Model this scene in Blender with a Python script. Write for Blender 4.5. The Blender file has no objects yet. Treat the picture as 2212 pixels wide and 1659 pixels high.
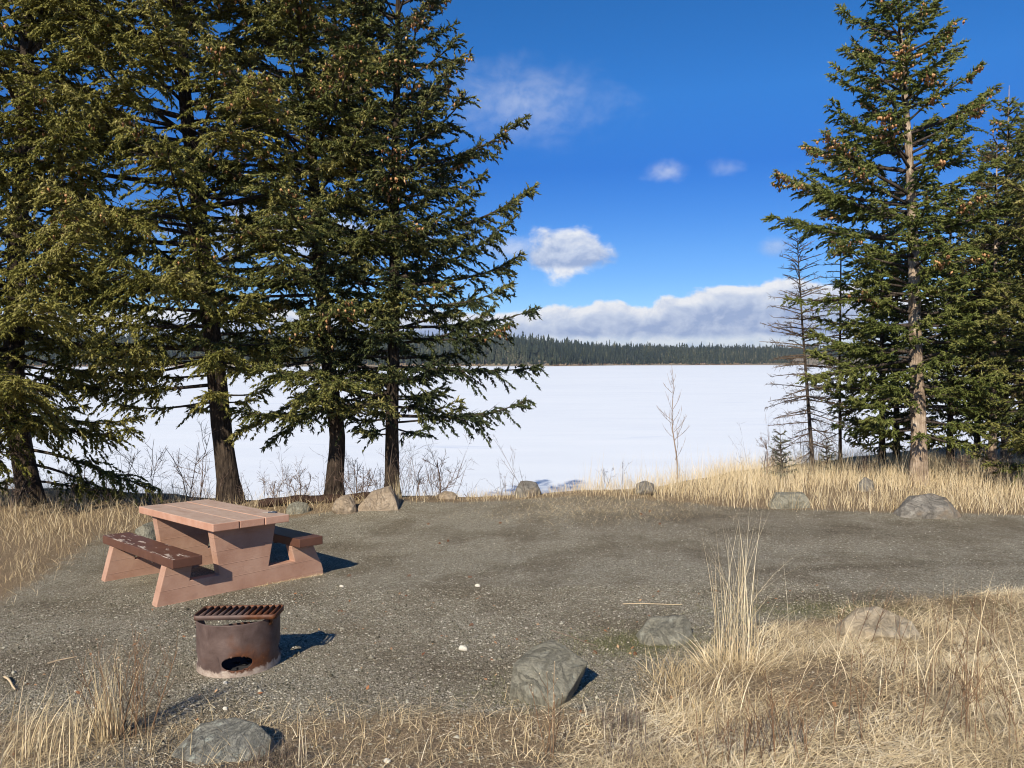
import bpy, bmesh, math, random
import numpy as np
from mathutils import Vector, Matrix
R = math.radians
rng = np.random.default_rng(7)
random.seed(7)
sc = bpy.context.scene
col = sc.collection

# ------------------------------------------------------------------ camera
H_CAM, PITCH, F = 2.313, 0.031, 740.0
cd = bpy.data.cameras.new('camera'); cam = bpy.data.objects.new('camera', cd); col.objects.link(cam)
cam.location = (0, 0, H_CAM); cam.rotation_euler = (math.pi / 2 - PITCH, 0, 0)
cd.sensor_width = 36; cd.lens = 36 * F / 1024; cd.clip_end = 6000; cd.clip_start = 0.05
sc.camera = cam
# ------------------------------------------------------------------ sun, sky, exposure
SUN_AZ, SUN_EL = 200.0, 33.7            # sun behind-left of the camera (compass style from +Y)
sd = bpy.data.lights.new('sun', 'SUN'); sun = bpy.data.objects.new('sun', sd); col.objects.link(sun)
sd.energy = 5.0; sd.angle = R(0.5); sd.color = (1.0, 0.92, 0.79)
sdir = Vector((math.sin(R(SUN_AZ)) * math.cos(R(SUN_EL)), math.cos(R(SUN_AZ)) * math.cos(R(SUN_EL)), math.sin(R(SUN_EL))))
sun.rotation_euler = sdir.to_track_quat('Z', 'Y').to_euler(); sun.location = (-10, -20, 20)
sc.view_settings.view_transform = 'Standard'; sc.view_settings.look = 'None'
sc.view_settings.gamma = 1; sc.view_settings.exposure = 0.36
sc.cycles.filter_width = 1.05

class N:
    """tiny node-graph helper"""
    def __init__(s, nt): s.nt = nt; s.n = nt.nodes; s.l = nt.links
    def node(s, t, **kw):
        n = s.n.new(t)
        for k, v in kw.items(): setattr(n, k, v)
        return n
    def set(s, sock, v):
        if hasattr(v, 'is_output') or isinstance(v, bpy.types.NodeSocket): s.l.new(v, sock)
        elif v is not None: sock.default_value = v
    def m(s, op, a, b=None, c=None, clamp=False):
        n = s.n.new('ShaderNodeMath'); n.operation = op; n.use_clamp = clamp
        s.set(n.inputs[0], a)
        if b is not None: s.set(n.inputs[1], b)
        if c is not None: s.set(n.inputs[2], c)
        return n.outputs[0]
    def vm(s, op, a, b=None):
        n = s.n.new('ShaderNodeVectorMath'); n.operation = op
        s.set(n.inputs[0], a)
        if b is not None: s.set(n.inputs[1], b)
        return n.outputs[0]
    def mapr(s, v, a, b, c=0.0, d=1.0, smooth=True):
        n = s.n.new('ShaderNodeMapRange'); n.interpolation_type = 'SMOOTHSTEP' if smooth else 'LINEAR'
        s.set(n.inputs[0], v)
        for i, q in enumerate((a, b, c, d)): s.set(n.inputs[i + 1], q)
        return n.outputs[0]
    def noise(s, vec, scale, detail=4, rough=.55, dist=0.0, out=0):
        n = s.n.new('ShaderNodeTexNoise'); s.set(n.inputs['Vector'], vec)
        n.inputs['Scale'].default_value = scale; n.inputs['Detail'].default_value = detail
        n.inputs['Roughness'].default_value = rough; n.inputs['Distortion'].default_value = dist
        return n.outputs[out]
    def voro(s, vec, scale, feature='F1', out='Distance', rnd=1.0):
        n = s.n.new('ShaderNodeTexVoronoi'); n.feature = feature; s.set(n.inputs['Vector'], vec)
        n.inputs['Scale'].default_value = scale
        if 'Randomness' in n.inputs: n.inputs['Randomness'].default_value = rnd
        return n.outputs[out]
    def mix(s, f, a, b, blend='MIX'):
        n = s.n.new('ShaderNodeMix'); n.data_type = 'RGBA'; n.blend_type = blend
        s.set(n.inputs[0], f)
        s.set(n.inputs[6], c4(a)); s.set(n.inputs[7], c4(b))
        return n.outputs[2]
    def ramp(s, f, stops, interp='LINEAR'):
        n = s.n.new('ShaderNodeValToRGB'); s.set(n.inputs[0], f); cr = n.color_ramp; cr.interpolation = interp
        while len(cr.elements) > 1: cr.elements.remove(cr.elements[-1])
        cr.elements[0].position = stops[0][0]; cr.elements[0].color = c4(stops[0][1])
        for p, c in stops[1:]:
            e = cr.elements.new(p); e.color = c4(c)
        return n.outputs[0]
    def comb(s, x, y, z):
        n = s.n.new('ShaderNodeCombineXYZ')
        for i, q in enumerate((x, y, z)): s.set(n.inputs[i], q)
        return n.outputs[0]
def c4(c):
    if isinstance(c, (tuple, list)) and len(c) == 3: return (*c, 1.0)
    return c

# ---- world: Nishita sky with procedural cumulus in direction space
w = bpy.data.worlds.new('World'); sc.world = w; w.use_nodes = True
g = N(w.node_tree); g.n.clear()
sky = g.node('ShaderNodeTexSky', sky_type='NISHITA', sun_disc=False)
sky.sun_elevation = R(SUN_EL); sky.sun_rotation = R(SUN_AZ); sky.altitude = 1200; sky.air_density = 1.0
sky.dust_density = 0.25; sky.ozone_density = 2.2
hs = g.node('ShaderNodeHueSaturation'); g.l.new(sky.outputs[0], hs.inputs['Color'])
hs.inputs['Saturation'].default_value = 1.32; hs.inputs['Hue'].default_value = 0.506; hs.inputs['Value'].default_value = 1.0
tc = g.node('ShaderNodeTexCoord'); sx = g.node('ShaderNodeSeparateXYZ'); g.l.new(tc.outputs['Generated'], sx.inputs[0])
az = g.m('MULTIPLY', g.m('ARCTAN2', sx.outputs[0], sx.outputs[1]), 57.2958)
el = g.m('MULTIPLY', g.m('ARCSINE', sx.outputs[2]), 57.2958)
q = g.comb(az, g.m('MULTIPLY', el, 1.35), 0.0)
fb = g.noise(q, 0.42, 7, .58, .25)
fbo = g.noise(g.vm('ADD', q, (-0.32, 0.5, 0.0)), 0.42, 7, .58, .25)
big = g.noise(q, 0.13, 2, .5)
wob = g.m('ADD', g.m('MULTIPLY', g.m('SUBTRACT', fb, .5), 1.0), g.m('MULTIPLY', g.m('SUBTRACT', big, .5), .6))
def puff(a0, e0, wa, he, amp, soft, strength, flat=0.0):
    dx = g.m('DIVIDE', g.m('SUBTRACT', az, a0), wa); dy = g.m('DIVIDE', g.m('SUBTRACT', el, e0), he)
    d = g.m('SUBTRACT', 1.0, g.m('SQRT', g.m('ADD', g.m('MULTIPLY', dx, dx), g.m('MULTIPLY', dy, dy))))
    return g.m('MULTIPLY', g.mapr(g.m('ADD', d, g.m('MULTIPLY', wob, amp)), 0.0, soft), strength)
fc = g.node('ShaderNodeFloatCurve'); g.l.new(g.mapr(az, -40, 40, smooth=False), fc.inputs['Value'])
cv = fc.mapping.curves[0]
tops = [(-40, 3.0), (-24, 3.8), (-12, 4.1), (-2, 3.9), (1.2, 4.1), (6.9, 4.6), (9.8, 4.5), (12.2, 5.2), (20, 5.9), (26, 5.2), (34, 3.6), (40, 3.0)]
cv.points[0].location = ((tops[0][0] + 40) / 80, tops[0][1] / 10); cv.points[1].location = (1.0, tops[-1][1] / 10)
for a, e in tops[1:-1]: cv.points.new((a + 40) / 80, e / 10)
fc.mapping.update()
top = g.m('MULTIPLY', fc.outputs[0], 10.0)
over = g.m('ADD', g.m('SUBTRACT', top, el), g.m('MULTIPLY', wob, 2.0))
bank = g.m('MULTIPLY', g.mapr(over, 0.0, 0.42), g.mapr(el, 1.2, 2.2, 0.82, 1.0))
c1 = puff(4.4, 8.3, 3.9, 2.3, 1.25, .45, .95)
c1b = puff(-0.2, 8.6, 3.6, 1.3, 1.2, 1.0, .55)
c2 = puff(0.8, 19.0, 9.5, 3.8, .9, 1.8, .55)
c3 = puff(11.8, 14.0, 2.0, 1.0, 1.6, 1.3, .45)
c4_ = puff(16.0, 14.0, 1.9, .85, 1.6, 1.5, .32)
c5 = puff(19.6, 8.2, 1.6, .9, 1.0, .9, .45)
c6 = puff(-14.0, 9.0, 12, 2.2, 1.6, .9, .75)
cl = bank
for c in (c1, c1b, c2, c3, c4_, c5, c6): cl = g.m('MAXIMUM', cl, c)
relief = g.m('MULTIPLY', g.m('SUBTRACT', fb, fbo), 2.2)
depth = g.mapr(over, 0.1, 2.3)           # 0 at the sunlit rim, 1 deep in the shaded base
base_l = g.mapr(g.m('ADD', el, g.m('MULTIPLY', wob, .8)), 1.5, 2.1, 0.6, 0.0)
lit = g.m('ADD', g.m('ADD', g.m('SUBTRACT', 0.98, g.m('MULTIPLY', depth, .82)), relief), base_l, clamp=True)
inp = g.mapr(el, 6.9, 7.4)
lit_p = g.m('ADD', g.m('ADD', .62, g.m('MULTIPLY', relief, 1.1)), g.mapr(g.m('SUBTRACT', el, 8.2), -2.0, 2.2, -.75, .24), clamp=True)
litf = g.node('ShaderNodeMix'); g.set(litf.inputs[0], inp); g.set(litf.inputs[2], lit); g.set(litf.inputs[3], lit_p)
ccol = g.ramp(litf.outputs[0], [(0, (.36, .46, .70)), (.5, (.60, .68, .85)), (1, (.90, .92, .97))])
ccs = g.vm('SCALE', ccol); ccs.node.inputs['Scale'].default_value = 7.9
skt = g.ramp(g.mapr(el, 0, 30, smooth=False), [(0, (.58, .70, .92)), (.28, (.53, .71, .95)), (.48, (.35, .64, .96)), (.64, (.56, .92, 1.13)), (.86, (.57, .95, 1.10))])
skb = g.mix(1.0, hs.outputs[0], skt, 'MULTIPLY')
skc = g.mix(cl, skb, ccs)
bgn = g.node('ShaderNodeBackground'); g.l.new(skc, bgn.inputs[0]); bgn.inputs[1].default_value = 0.095
wo = g.node('ShaderNodeOutputWorld'); g.l.new(bgn.outputs[0], wo.inputs[0])

# ------------------------------------------------------------------ terrain
TX, TY = 0.018, -0.056
def sst(a, b, x):
    t = np.clip((x - a) / (b - a), 0, 1); return t * t * (3 - 2 * t)
EX = np.array([-400, -30, -14, -9, -5, -2, 0.6, 1.6, 3.2, 5.5, 8, 12, 20, 60, 400.])
EY = np.array([18, 16, 14.6, 14.2, 13.3, 13.5, 13.1, 13.3, 14.6, 16.4, 18.0, 20.5, 24, 30, 40.])
SHX = np.array([-3000, -1000, -500, -250, -80, 20, 70, 150, 300, 500, 800, 1300, 3000.])
SHY = np.array([1100, 880, 830, 850, 880, 900, 930, 1080, 1150, 1190, 1100, 1050, 1100.])
LAKE_Z = -4.0
_w = np.random.default_rng(3).normal(size=(24, 4))
def wav(x, y, s, k=8, o=0):
    r = np.zeros_like(x)
    for i in range(k):
        a, b, c, d = _w[(i + o) % 24]
        r = r + np.sin((a * x + b * y) * s * (1 + .25 * i) + c * 6) / k
    return r
def h(x, y):
    x = np.asarray(x, float); y = np.asarray(y, float); x, y = np.broadcast_arrays(x, y)
    xx = np.clip(x, -6, 4.5); yy = np.clip(y, -2, 9.4)
    z = TX * xx + TY * (yy - 7)
    z = z + .32 * (1 - sst(1.0, 4.4, y))
    z = z + .17 * np.exp(-((x - 1.5) / 1.5) ** 2 - ((y - 12.6) / .9) ** 2)         # the hump at the shore end of the pad
    z = z + .10 * sst(-4.6, -6.5, x) * sst(7, 9, y)
    z = z + .12 * np.exp(-((x + 2.2) / 1.1) ** 2 - ((y - 12.6) / .7) ** 2)
    z = z + .10 * sst(1.1, 2.2, x) * (1 - sst(4.6, 5.8, y)) + .05 * wav(x, y, 2.2) * sst(.8, 2.0, x) * (1 - sst(5.6, 6.6, y))
    z = z + .012 * wav(x, y, 1.3, 8, 3) + .006 * wav(x, y, 4.0, 8, 9)
    e = np.interp(x, EX, EY) + .35 * wav(x, y * 0, .9, 6, 5)
    d = np.maximum(y - e, 0)
    z = z - 6.4 * (1 - np.exp(-d * d / (d + .5) / 5.4))
    sh = np.interp(x, SHX, SHY) + 12 * wav(x, y * 0, .02, 6, 2)
    df = y - sh
    ridge = np.interp(x, [-1200, -500, -250, -60, 40, 120, 260, 500, 900], [34, 32, 33, 32, 29, 27, 25, 24, 24])
    far = -4.0 + np.where(df > 0, 1.5 * (1 - np.exp(-np.maximum(df, 0) / 8)) + ridge * (1 - np.exp(-np.maximum(df, 0) / 150)) * (1 + .16 * wav(x, y, .009, 8, 4)), 0)
    z = np.where(y > 200, np.where(df > 0, far, -6.4), z)
    return z
def h1(x, y): return float(h(x, y))
cp, sp = math.cos(PITCH), math.sin(PITCH)
def ray(px, py):
    return np.array([0, cp, -sp]) * F + np.array([1., 0, 0]) * (px - 512) + np.array([0, sp, cp]) * (384 - py)
def P(px, py, d):
    """point of that bearing at world depth y = d"""
    r = ray(px, py); r = r / r[1] * d; return np.array([r[0], r[1], r[2] + H_CAM])
def at(px, py):
    """where the sight line meets the terrain"""
    r = ray(px, py); r = r / r[1]; ys = np.arange(2.0, 60, .01)
    zz = H_CAM + r[2] * ys; hh = h(r[0] * ys, ys); k = int(np.argmax(zz < hh))
    y = ys[k]; return np.array([r[0] * y, y, float(hh[k])])
def D(px, py): return at(px * .46293, py * .46293)          # same, from the 2212-wide view

# ------------------------------------------------------------------ mesh building
def tagit(o, label=None, cat=None, group=None, kind=None):
    if label: o['label'] = label
    if cat: o['category'] = cat
    if group: o['group'] = group
    if kind: o['kind'] = kind
    return o
def empty(name, loc, label, cat, group=None, rz=0):
    o = bpy.data.objects.new(name, None); col.objects.link(o); o.location = tuple(float(v) for v in loc)
    o.rotation_euler = (0, 0, rz); o.empty_display_size = .2
    return tagit(o, label, cat, group)
class MB:
    def __init__(s): s.v = []; s.t = []; s.q = []; s.a = []; s.n = 0
    def add(s, v, tris=None, quads=None, tint=None):
        v = np.asarray(v, np.float32).reshape(-1, 3)
        if tris is not None and len(tris): s.t.append(np.asarray(tris, np.int64).reshape(-1, 3) + s.n)
        if quads is not None and len(quads): s.q.append(np.asarray(quads, np.int64).reshape(-1, 4) + s.n)
        s.v.append(v)
        s.a.append(np.full(len(v), .5, np.float32) if tint is None else np.broadcast_to(np.asarray(tint, np.float32), (len(v),)))
        s.n += len(v)
    def build(s, name, mat, parent=None, origin=(0, 0, 0), smooth=False):
        v = np.concatenate(s.v) - np.asarray(origin, np.float32)
        t = np.concatenate(s.t) if s.t else np.zeros((0, 3), np.int64)
        q_ = np.concatenate(s.q) if s.q else np.zeros((0, 4), np.int64)
        me = bpy.data.meshes.new(name)
        me.vertices.add(len(v)); me.vertices.foreach_set('co', v.ravel())
        nl = len(t) * 3 + len(q_) * 4
        me.loops.add(nl); me.loops.foreach_set('vertex_index', np.concatenate([t.ravel(), q_.ravel()]).astype(np.int32))
        me.polygons.add(len(t) + len(q_))
        ls = np.concatenate([np.arange(len(t)) * 3, len(t) * 3 + np.arange(len(q_)) * 4]).astype(np.int32)
        me.polygons.foreach_set('loop_start', ls)
        if smooth: me.polygons.foreach_set('use_smooth', np.ones(len(ls), bool))
        me.update(calc_edges=True); me.validate()
        at_ = me.attributes.new('tint', 'FLOAT', 'POINT'); at_.data.foreach_set('value', np.concatenate(s.a).astype(np.float32))
        me.materials.append(mat)
        o = bpy.data.objects.new(name, me); col.objects.link(o)
        if parent is not None: o.parent = parent
        return o
def norm(v): return v / np.maximum(np.linalg.norm(v, axis=-1, keepdims=True), 1e-9)
def perp(d):
    a = np.where(np.abs(d[:, 2:3]) < .9, np.array([[0, 0, 1.]]), np.array([[1., 0, 0]]))
    u = norm(np.cross(d, a)); return u, np.cross(d, u)
def tube(mb, pts, rad, sides=6, tint=.5, cap=True):
    pts = np.asarray(pts, float); n = len(pts); rad = np.broadcast_to(rad, (n,))
    d = norm(np.gradient(pts, axis=0)); u, v = perp(d)
    for i in range(1, n):                        # keep the frame from flipping
        pu = u[i - 1] - d[i] * (u[i - 1] @ d[i]); pu /= max(np.linalg.norm(pu), 1e-9); u[i] = pu; v[i] = np.cross(d[i], pu)
    a = np.arange(sides) * 2 * np.pi / sides
    ring = pts[:, None] + rad[:, None, None] * (u[:, None] * np.cos(a)[None, :, None] + v[:, None] * np.sin(a)[None, :, None])
    i, j = np.meshgrid(np.arange(n - 1), np.arange(sides), indexing='ij'); j2 = (j + 1) % sides
    qd = np.stack([i * sides + j, i * sides + j2, (i + 1) * sides + j2, (i + 1) * sides + j], -1).reshape(-1, 4)
    vs = ring.reshape(-1, 3); tr = []
    if cap:
        vs = np.vstack([vs, pts[-1] + d[-1] * rad[-1]]); e = len(vs) - 1
        tr = [[(n - 1) * sides + k, (n - 1) * sides + (k + 1) % sides, e] for k in range(sides)]
    mb.add(vs, tr, qd, tint)
def spindles(mb, b, d, L, r, tint, fur=6, furlen=.03, furw=.011):
    n = len(b)
    if n == 0: return
    u, v = perp(d); ro = rng.uniform(0, 6.28, n)[:, None]
    u, v = u * np.cos(ro) + v * np.sin(ro), -u * np.sin(ro) + v * np.cos(ro)
    L = L[:, None]; r_ = r[:, None]
    V = [b]
    for k in range(3):
        a = k * 2.0944; V.append(b + d * L * .4 + (u * math.cos(a) + v * math.sin(a)) * r_)
    V.append(b + d * L)
    V = np.stack(V, 1)
    base = (np.arange(n) * 5)[:, None, None]
    T = np.array([[0, 2, 1], [0, 3, 2], [0, 1, 3], [4, 1, 2], [4, 2, 3], [4, 3, 1]])[None] + base
    mb.add(V.reshape(-1, 3), T.reshape(-1, 3), None, np.repeat(tint, 5))
    if fur:
        f = (np.arange(fur) + .5) / fur
        a = np.arange(fur) * 2.4 + rng.uniform(0, 6.28, (n, 1))
        o = u[:, None] * np.cos(a)[..., None] + v[:, None] * np.sin(a)[..., None]
        p0 = b[:, None] + d[:, None] * (L[:, None] * (f[None, :, None] * .95))
        sdv = norm(np.cross(o, np.broadcast_to(d[:, None], o.shape)))
        wv = furw * rng.uniform(.7, 1.3, (n, fur, 1)); fl = furlen * rng.uniform(.7, 1.25, (n, fur, 1))
        tip = p0 + (o * .72 + d[:, None] * .7) * fl
        VV = np.stack([p0 + sdv * wv / 2, p0 - sdv * wv / 2, tip], 2)
        mb.add(VV.reshape(-1, 3), np.arange(n * fur * 3).reshape(-1, 3), None, np.repeat(np.clip(tint + .08, 0, 1), fur * 3))
def blades(mb, b, hgt, lean, az_, wid, tint, curl=0.6, segs=3):
    """curved tapering grass blades rooted at b"""
    n = len(b); t = np.linspace(0, 1, segs + 1)
    dx = np.cos(az_); dy = np.sin(az_)
    fa = az_ + rng.uniform(-1.6, 1.6, n); sxv = np.stack([-np.sin(fa), np.cos(fa), np.zeros(n)], 1)
    V = []
    for k, tt in enumerate(t):
        ang = lean * (1 - curl) + lean * curl * 2 * tt
        ang = np.minimum(ang, 1.75)
        if k == 0: c = b.copy()
        else:
            step = hgt / segs
            c = c + np.stack([np.sin(ang) * dx, np.sin(ang) * dy, np.cos(ang)], 1) * step[:, None]
        ww = (wid * (1 - tt ** 1.5) * .5)[:, None]
        if k < segs: V += [c + sxv * ww, c - sxv * ww]
        else: V += [c]
    V = np.stack(V, 1); m = 2 * segs + 1
    T = []
    for k in range(segs - 1): T += [[2 * k, 2 * k + 1, 2 * k + 3], [2 * k, 2 * k + 3, 2 * k + 2]]
    T += [[2 * segs - 2, 2 * segs - 1, 2 * segs]]
    T = np.array(T)[None] + (np.arange(n) * m)[:, None, None]
    mb.add(V.reshape(-1, 3), T.reshape(-1, 3), None, np.repeat(tint, m))

# ------------------------------------------------------------------ materials
def mat(name):
    m = bpy.data.materials.new(name); m.use_nodes = True
    gg = N(m.node_tree); bs = m.node_tree.nodes['Principled BSDF']
    bs.inputs['Specular IOR Level'].default_value = .3
    return m, gg, bs
def bump(gg, bs, hgt, strength=.5, dist=.01):
    b = gg.node('ShaderNodeBump'); gg.set(b.inputs['Height'], hgt); b.inputs['Strength'].default_value = strength
    b.inputs['Distance'].default_value = dist; gg.l.new(b.outputs[0], bs.inputs['Normal'])
def objco(gg): return gg.node('ShaderNodeTexCoord').outputs['Object']
def attr(gg, n='tint'): return gg.node('ShaderNodeAttribute', attribute_name=n).outputs['Fac']
def tint_mat(name, stops, rough=.7, transl=0.0, spec=.2, nz=0):
    m, gg, bs = mat(name)
    f = attr(gg)
    if nz: f = gg.m('ADD', f, gg.m('MULTIPLY', gg.m('SUBTRACT', gg.noise(objco(gg), 1.1, 3), .5), nz), clamp=True)
    c = gg.ramp(f, stops); gg.l.new(c, bs.inputs['Base Color'])
    bs.inputs['Roughness'].default_value = rough; bs.inputs['Specular IOR Level'].default_value = spec
    if transl:
        tr = gg.node('ShaderNodeBsdfTranslucent'); gg.l.new(c, tr.inputs[0]); mx = gg.node('ShaderNodeMixShader')
        mx.inputs[0].default_value = transl; gg.l.new(bs.outputs[0], mx.inputs[1]); gg.l.new(tr.outputs[0], mx.inputs[2])
        gg.l.new(mx.outputs[0], m.node_tree.nodes['Material Output'].inputs[0])
    return m
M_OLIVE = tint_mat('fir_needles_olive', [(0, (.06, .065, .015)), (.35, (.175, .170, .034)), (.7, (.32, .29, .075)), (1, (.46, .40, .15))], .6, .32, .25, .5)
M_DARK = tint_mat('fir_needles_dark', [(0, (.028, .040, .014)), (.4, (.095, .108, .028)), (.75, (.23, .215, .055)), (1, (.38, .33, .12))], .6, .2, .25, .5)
M_SHADED = tint_mat('shade_dark_needles', [(0, (.016, .026, .012)), (.4, (.052, .066, .022)), (.7, (.14, .14, .040)), (.88, (.28, .245, .075)), (1, (.36, .30, .11))], .6, .12, .25, .6)  # shade on the slender fir put into its needle colour, lit tips olive
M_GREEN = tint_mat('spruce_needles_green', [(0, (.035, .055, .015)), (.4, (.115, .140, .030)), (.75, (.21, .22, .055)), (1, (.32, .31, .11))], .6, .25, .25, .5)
M_BLUE = tint_mat('young_spruce_needles', [(0, (.05, .06, .04)), (.5, (.12, .13, .08)), (1, (.26, .24, .13))], .6, .1)
M_BROWNN = tint_mat('thin_brown_needles', [(0, (.03, .03, .015)), (.5, (.10, .08, .035)), (1, (.22, .15, .07))], .7, .1)
M_CONE = tint_mat('cone_scales', [(0, (.24, .11, .05)), (.5, (.48, .245, .11)), (1, (.66, .40, .20))], .7)
M_CONED = tint_mat('fallen_cone_scales', [(0, (.10, .04, .02)), (.5, (.22, .09, .04)), (1, (.33, .15, .07))], .7)
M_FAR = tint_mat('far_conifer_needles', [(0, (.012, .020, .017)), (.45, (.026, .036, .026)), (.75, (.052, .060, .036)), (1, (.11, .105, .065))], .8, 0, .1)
M_GRASS = tint_mat('dry_straw', [(0, (.17, .11, .05)), (.3, (.40, .29, .15)), (.6, (.68, .53, .30)), (.85, (.86, .71, .45)), (1, (.94, .82, .58))], .6, .2, .2)
M_THATCH = tint_mat('matted_straw', [(0, (.14, .105, .07)), (.25, (.28, .21, .125)), (.55, (.60, .46, .26)), (.85, (.86, .71, .44)), (1, (.94, .82, .58))], .7, .1, .2)
M_GREY = tint_mat('grey_dead_stems', [(0, (.06, .045, .035)), (.5, (.16, .12, .09)), (1, (.36, .30, .24))], .8)
M_MOSS = tint_mat('short_green_grass', [(0, (.06, .07, .02)), (.5, (.14, .15, .05)), (1, (.36, .31, .16))], .7, .1)
M_TWIG = tint_mat('bare_twig_bark', [(0, (.055, .035, .028)), (.5, (.13, .085, .065)), (1, (.30, .22, .16))], .8)
M_WEED = tint_mat('brown_weed_stems', [(0, (.08, .045, .025)), (.5, (.22, .13, .07)), (1, (.50, .37, .22))], .8)
M_STICK = tint_mat('pale_wood', [(0, (.22, .15, .09)), (1, (.62, .48, .30))], .7)
M_DEAD = tint_mat('dead_twig_bark', [(0, (.05, .035, .025)), (.5, (.13, .09, .06)), (1, (.26, .20, .14))], .85)

def bark(name, c0, c1, c2, sc_=1.0, patch=0.0):
    m, gg, bs = mat(name); o = objco(gg)
    st = gg.node('ShaderNodeMapping'); gg.l.new(o, st.inputs[0]); st.inputs['Scale'].default_value = (1, 1, .16)
    n1 = gg.noise(st.outputs[0], 34 * sc_, 6, .65, .6); v = gg.voro(st.outputs[0], 26 * sc_)
    n2 = gg.noise(o, 5 * sc_, 4, .6)
    f = gg.m('ADD', gg.m('MULTIPLY', n1, .75), gg.m('MULTIPLY', gg.m('SUBTRACT', n2, .5), .5 + patch))
    c = gg.ramp(f, [(.18, c0), (.42, c1), (.66, c2)])
    gg.l.new(c, bs.inputs['Base Color']); bs.inputs['Roughness'].default_value = .95; bs.inputs['Specular IOR Level'].default_value = .1
    bump(gg, bs, gg.m('ADD', n1, gg.m('MULTIPLY', v, .7)), 1.0, .035)
    return m
M_BARK = bark('dark_furrowed_bark', (.018, .013, .010), (.060, .044, .032), (.17, .125, .085))
M_BARK_T = bark('tan_scaly_bark', (.15, .105, .072), (.38, .285, .20), (.60, .49, .37), 1.0, .5)
M_LIMB = bark('grey_limb_bark', (.03, .023, .018), (.09, .07, .055), (.24, .20, .165), 2.0)

# ground: gravel pad, straw-strewn soil, dirt bank
m_ground, gg, bs = mat('gravel_and_soil'); o = objco(gg)
gra = attr(gg, 'straw'); grn = attr(gg, 'green'); drk = attr(gg, 'damp')
vc = gg.voro(o, 120, out='Color'); vsep = gg.node('ShaderNodeSeparateColor'); gg.l.new(vc, vsep.inputs[0])
vc2 = gg.voro(o, 34, out='Color'); vsep2 = gg.node('ShaderNodeSeparateColor'); gg.l.new(vc2, vsep2.inputs[0])
stone = gg.ramp(vsep.outputs[0], [(0, (.070, .060, .038)), (.35, (.20, .177, .122)), (.75, (.385, .345, .256)), (.95, (.52, .475, .37)), (1, (.66, .61, .49))])
nbig = gg.noise(o, .9, 5, .62); nmid = gg.noise(o, 6, 5, .65)
dirt = gg.ramp(gg.noise(o, 60, 4, .7), [(.3, (.105, .088, .056)), (.6, (.30, .258, .182)), (.75, (.45, .40, .29))])
gm = gg.mapr(gg.m('ADD', gg.m('MULTIPLY', vsep2.outputs[1], .5), nmid), .62, .98)
gv = gg.mix(gg.m('MULTIPLY', gm, .75), stone, dirt)
gv = gg.mix(gg.mapr(nbig, .42, .66, 0, .8), gv, gg.mix(1.0, gv, (.60, .55, .50), 'MULTIPLY'))
gv = gg.mix(gg.m('MULTIPLY', drk, .46), gv, gg.mix(1.0, gv, (.36, .29, .25), 'MULTIPLY'))
stn = gg.noise(o, 55, 5, .75, 1.5)
straw = gg.ramp(stn, [(.28, (.07, .048, .03)), (.45, (.19, .135, .08)), (.6, (.34, .25, .15)), (.78, (.50, .39, .25))])
sm = gg.mapr(gg.m('ADD', gra, gg.m('MULTIPLY', gg.m('SUBTRACT', nmid, .5), .9)), .25, .75)
cc = gg.mix(sm, gv, straw)
cc = gg.mix(gg.m('MULTIPLY', gg.mapr(gg.m('ADD', grn, gg.m('MULTIPLY', gg.m('SUBTRACT', nmid, .5), 1.0)), .3, .9), .6), cc, (.10, .10, .035))
gg.l.new(cc, bs.inputs['Base Color']); bs.inputs['Roughness'].default_value = .95; bs.inputs['Specular IOR Level'].default_value = .12
vd = gg.voro(o, 95)
bump(gg, bs, gg.m('ADD', gg.m('MULTIPLY', vd, -.9), gg.m('ADD', gg.m('MULTIPLY', nmid, .8), gg.m('MULTIPLY', stn, .5))), .9, .012)

m_snow, gg, bs = mat('wind_packed_snow'); o = objco(gg)
st = gg.node('ShaderNodeMapping'); gg.l.new(o, st.inputs[0]); st.inputs['Scale'].default_value = (.25, 1, 1)
s1 = gg.noise(st.outputs[0], .35, 6, .6); s2 = gg.noise(st.outputs[0], .03, 4, .6)
sc1 = gg.ramp(gg.m('ADD', gg.m('MULTIPLY', s1, .5), gg.m('MULTIPLY', s2, .5)), [(.3, (.69, .72, .735)), (.5, (.735, .765, .765)), (.7, (.78, .80, .79))])
s3 = gg.noise(st.outputs[0], .12, 7, .7, .8)
sc1 = gg.mix(gg.mapr(s3, .60, .70, 0, .55), sc1, (.52, .58, .66))
st2 = gg.node('ShaderNodeMapping'); gg.l.new(o, st2.inputs[0]); st2.inputs['Scale'].default_value = (.05, 1, 1)
sc1 = gg.mix(gg.mapr(gg.noise(st2.outputs[0], .25, 6, .65, .5), .64, .72, 0, .5), sc1, (.50, .57, .68))
gg.l.new(sc1, bs.inputs['Base Color']); bs.inputs['Roughness'].default_value = .8
bump(gg, bs, s1, .25, .05)

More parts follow.
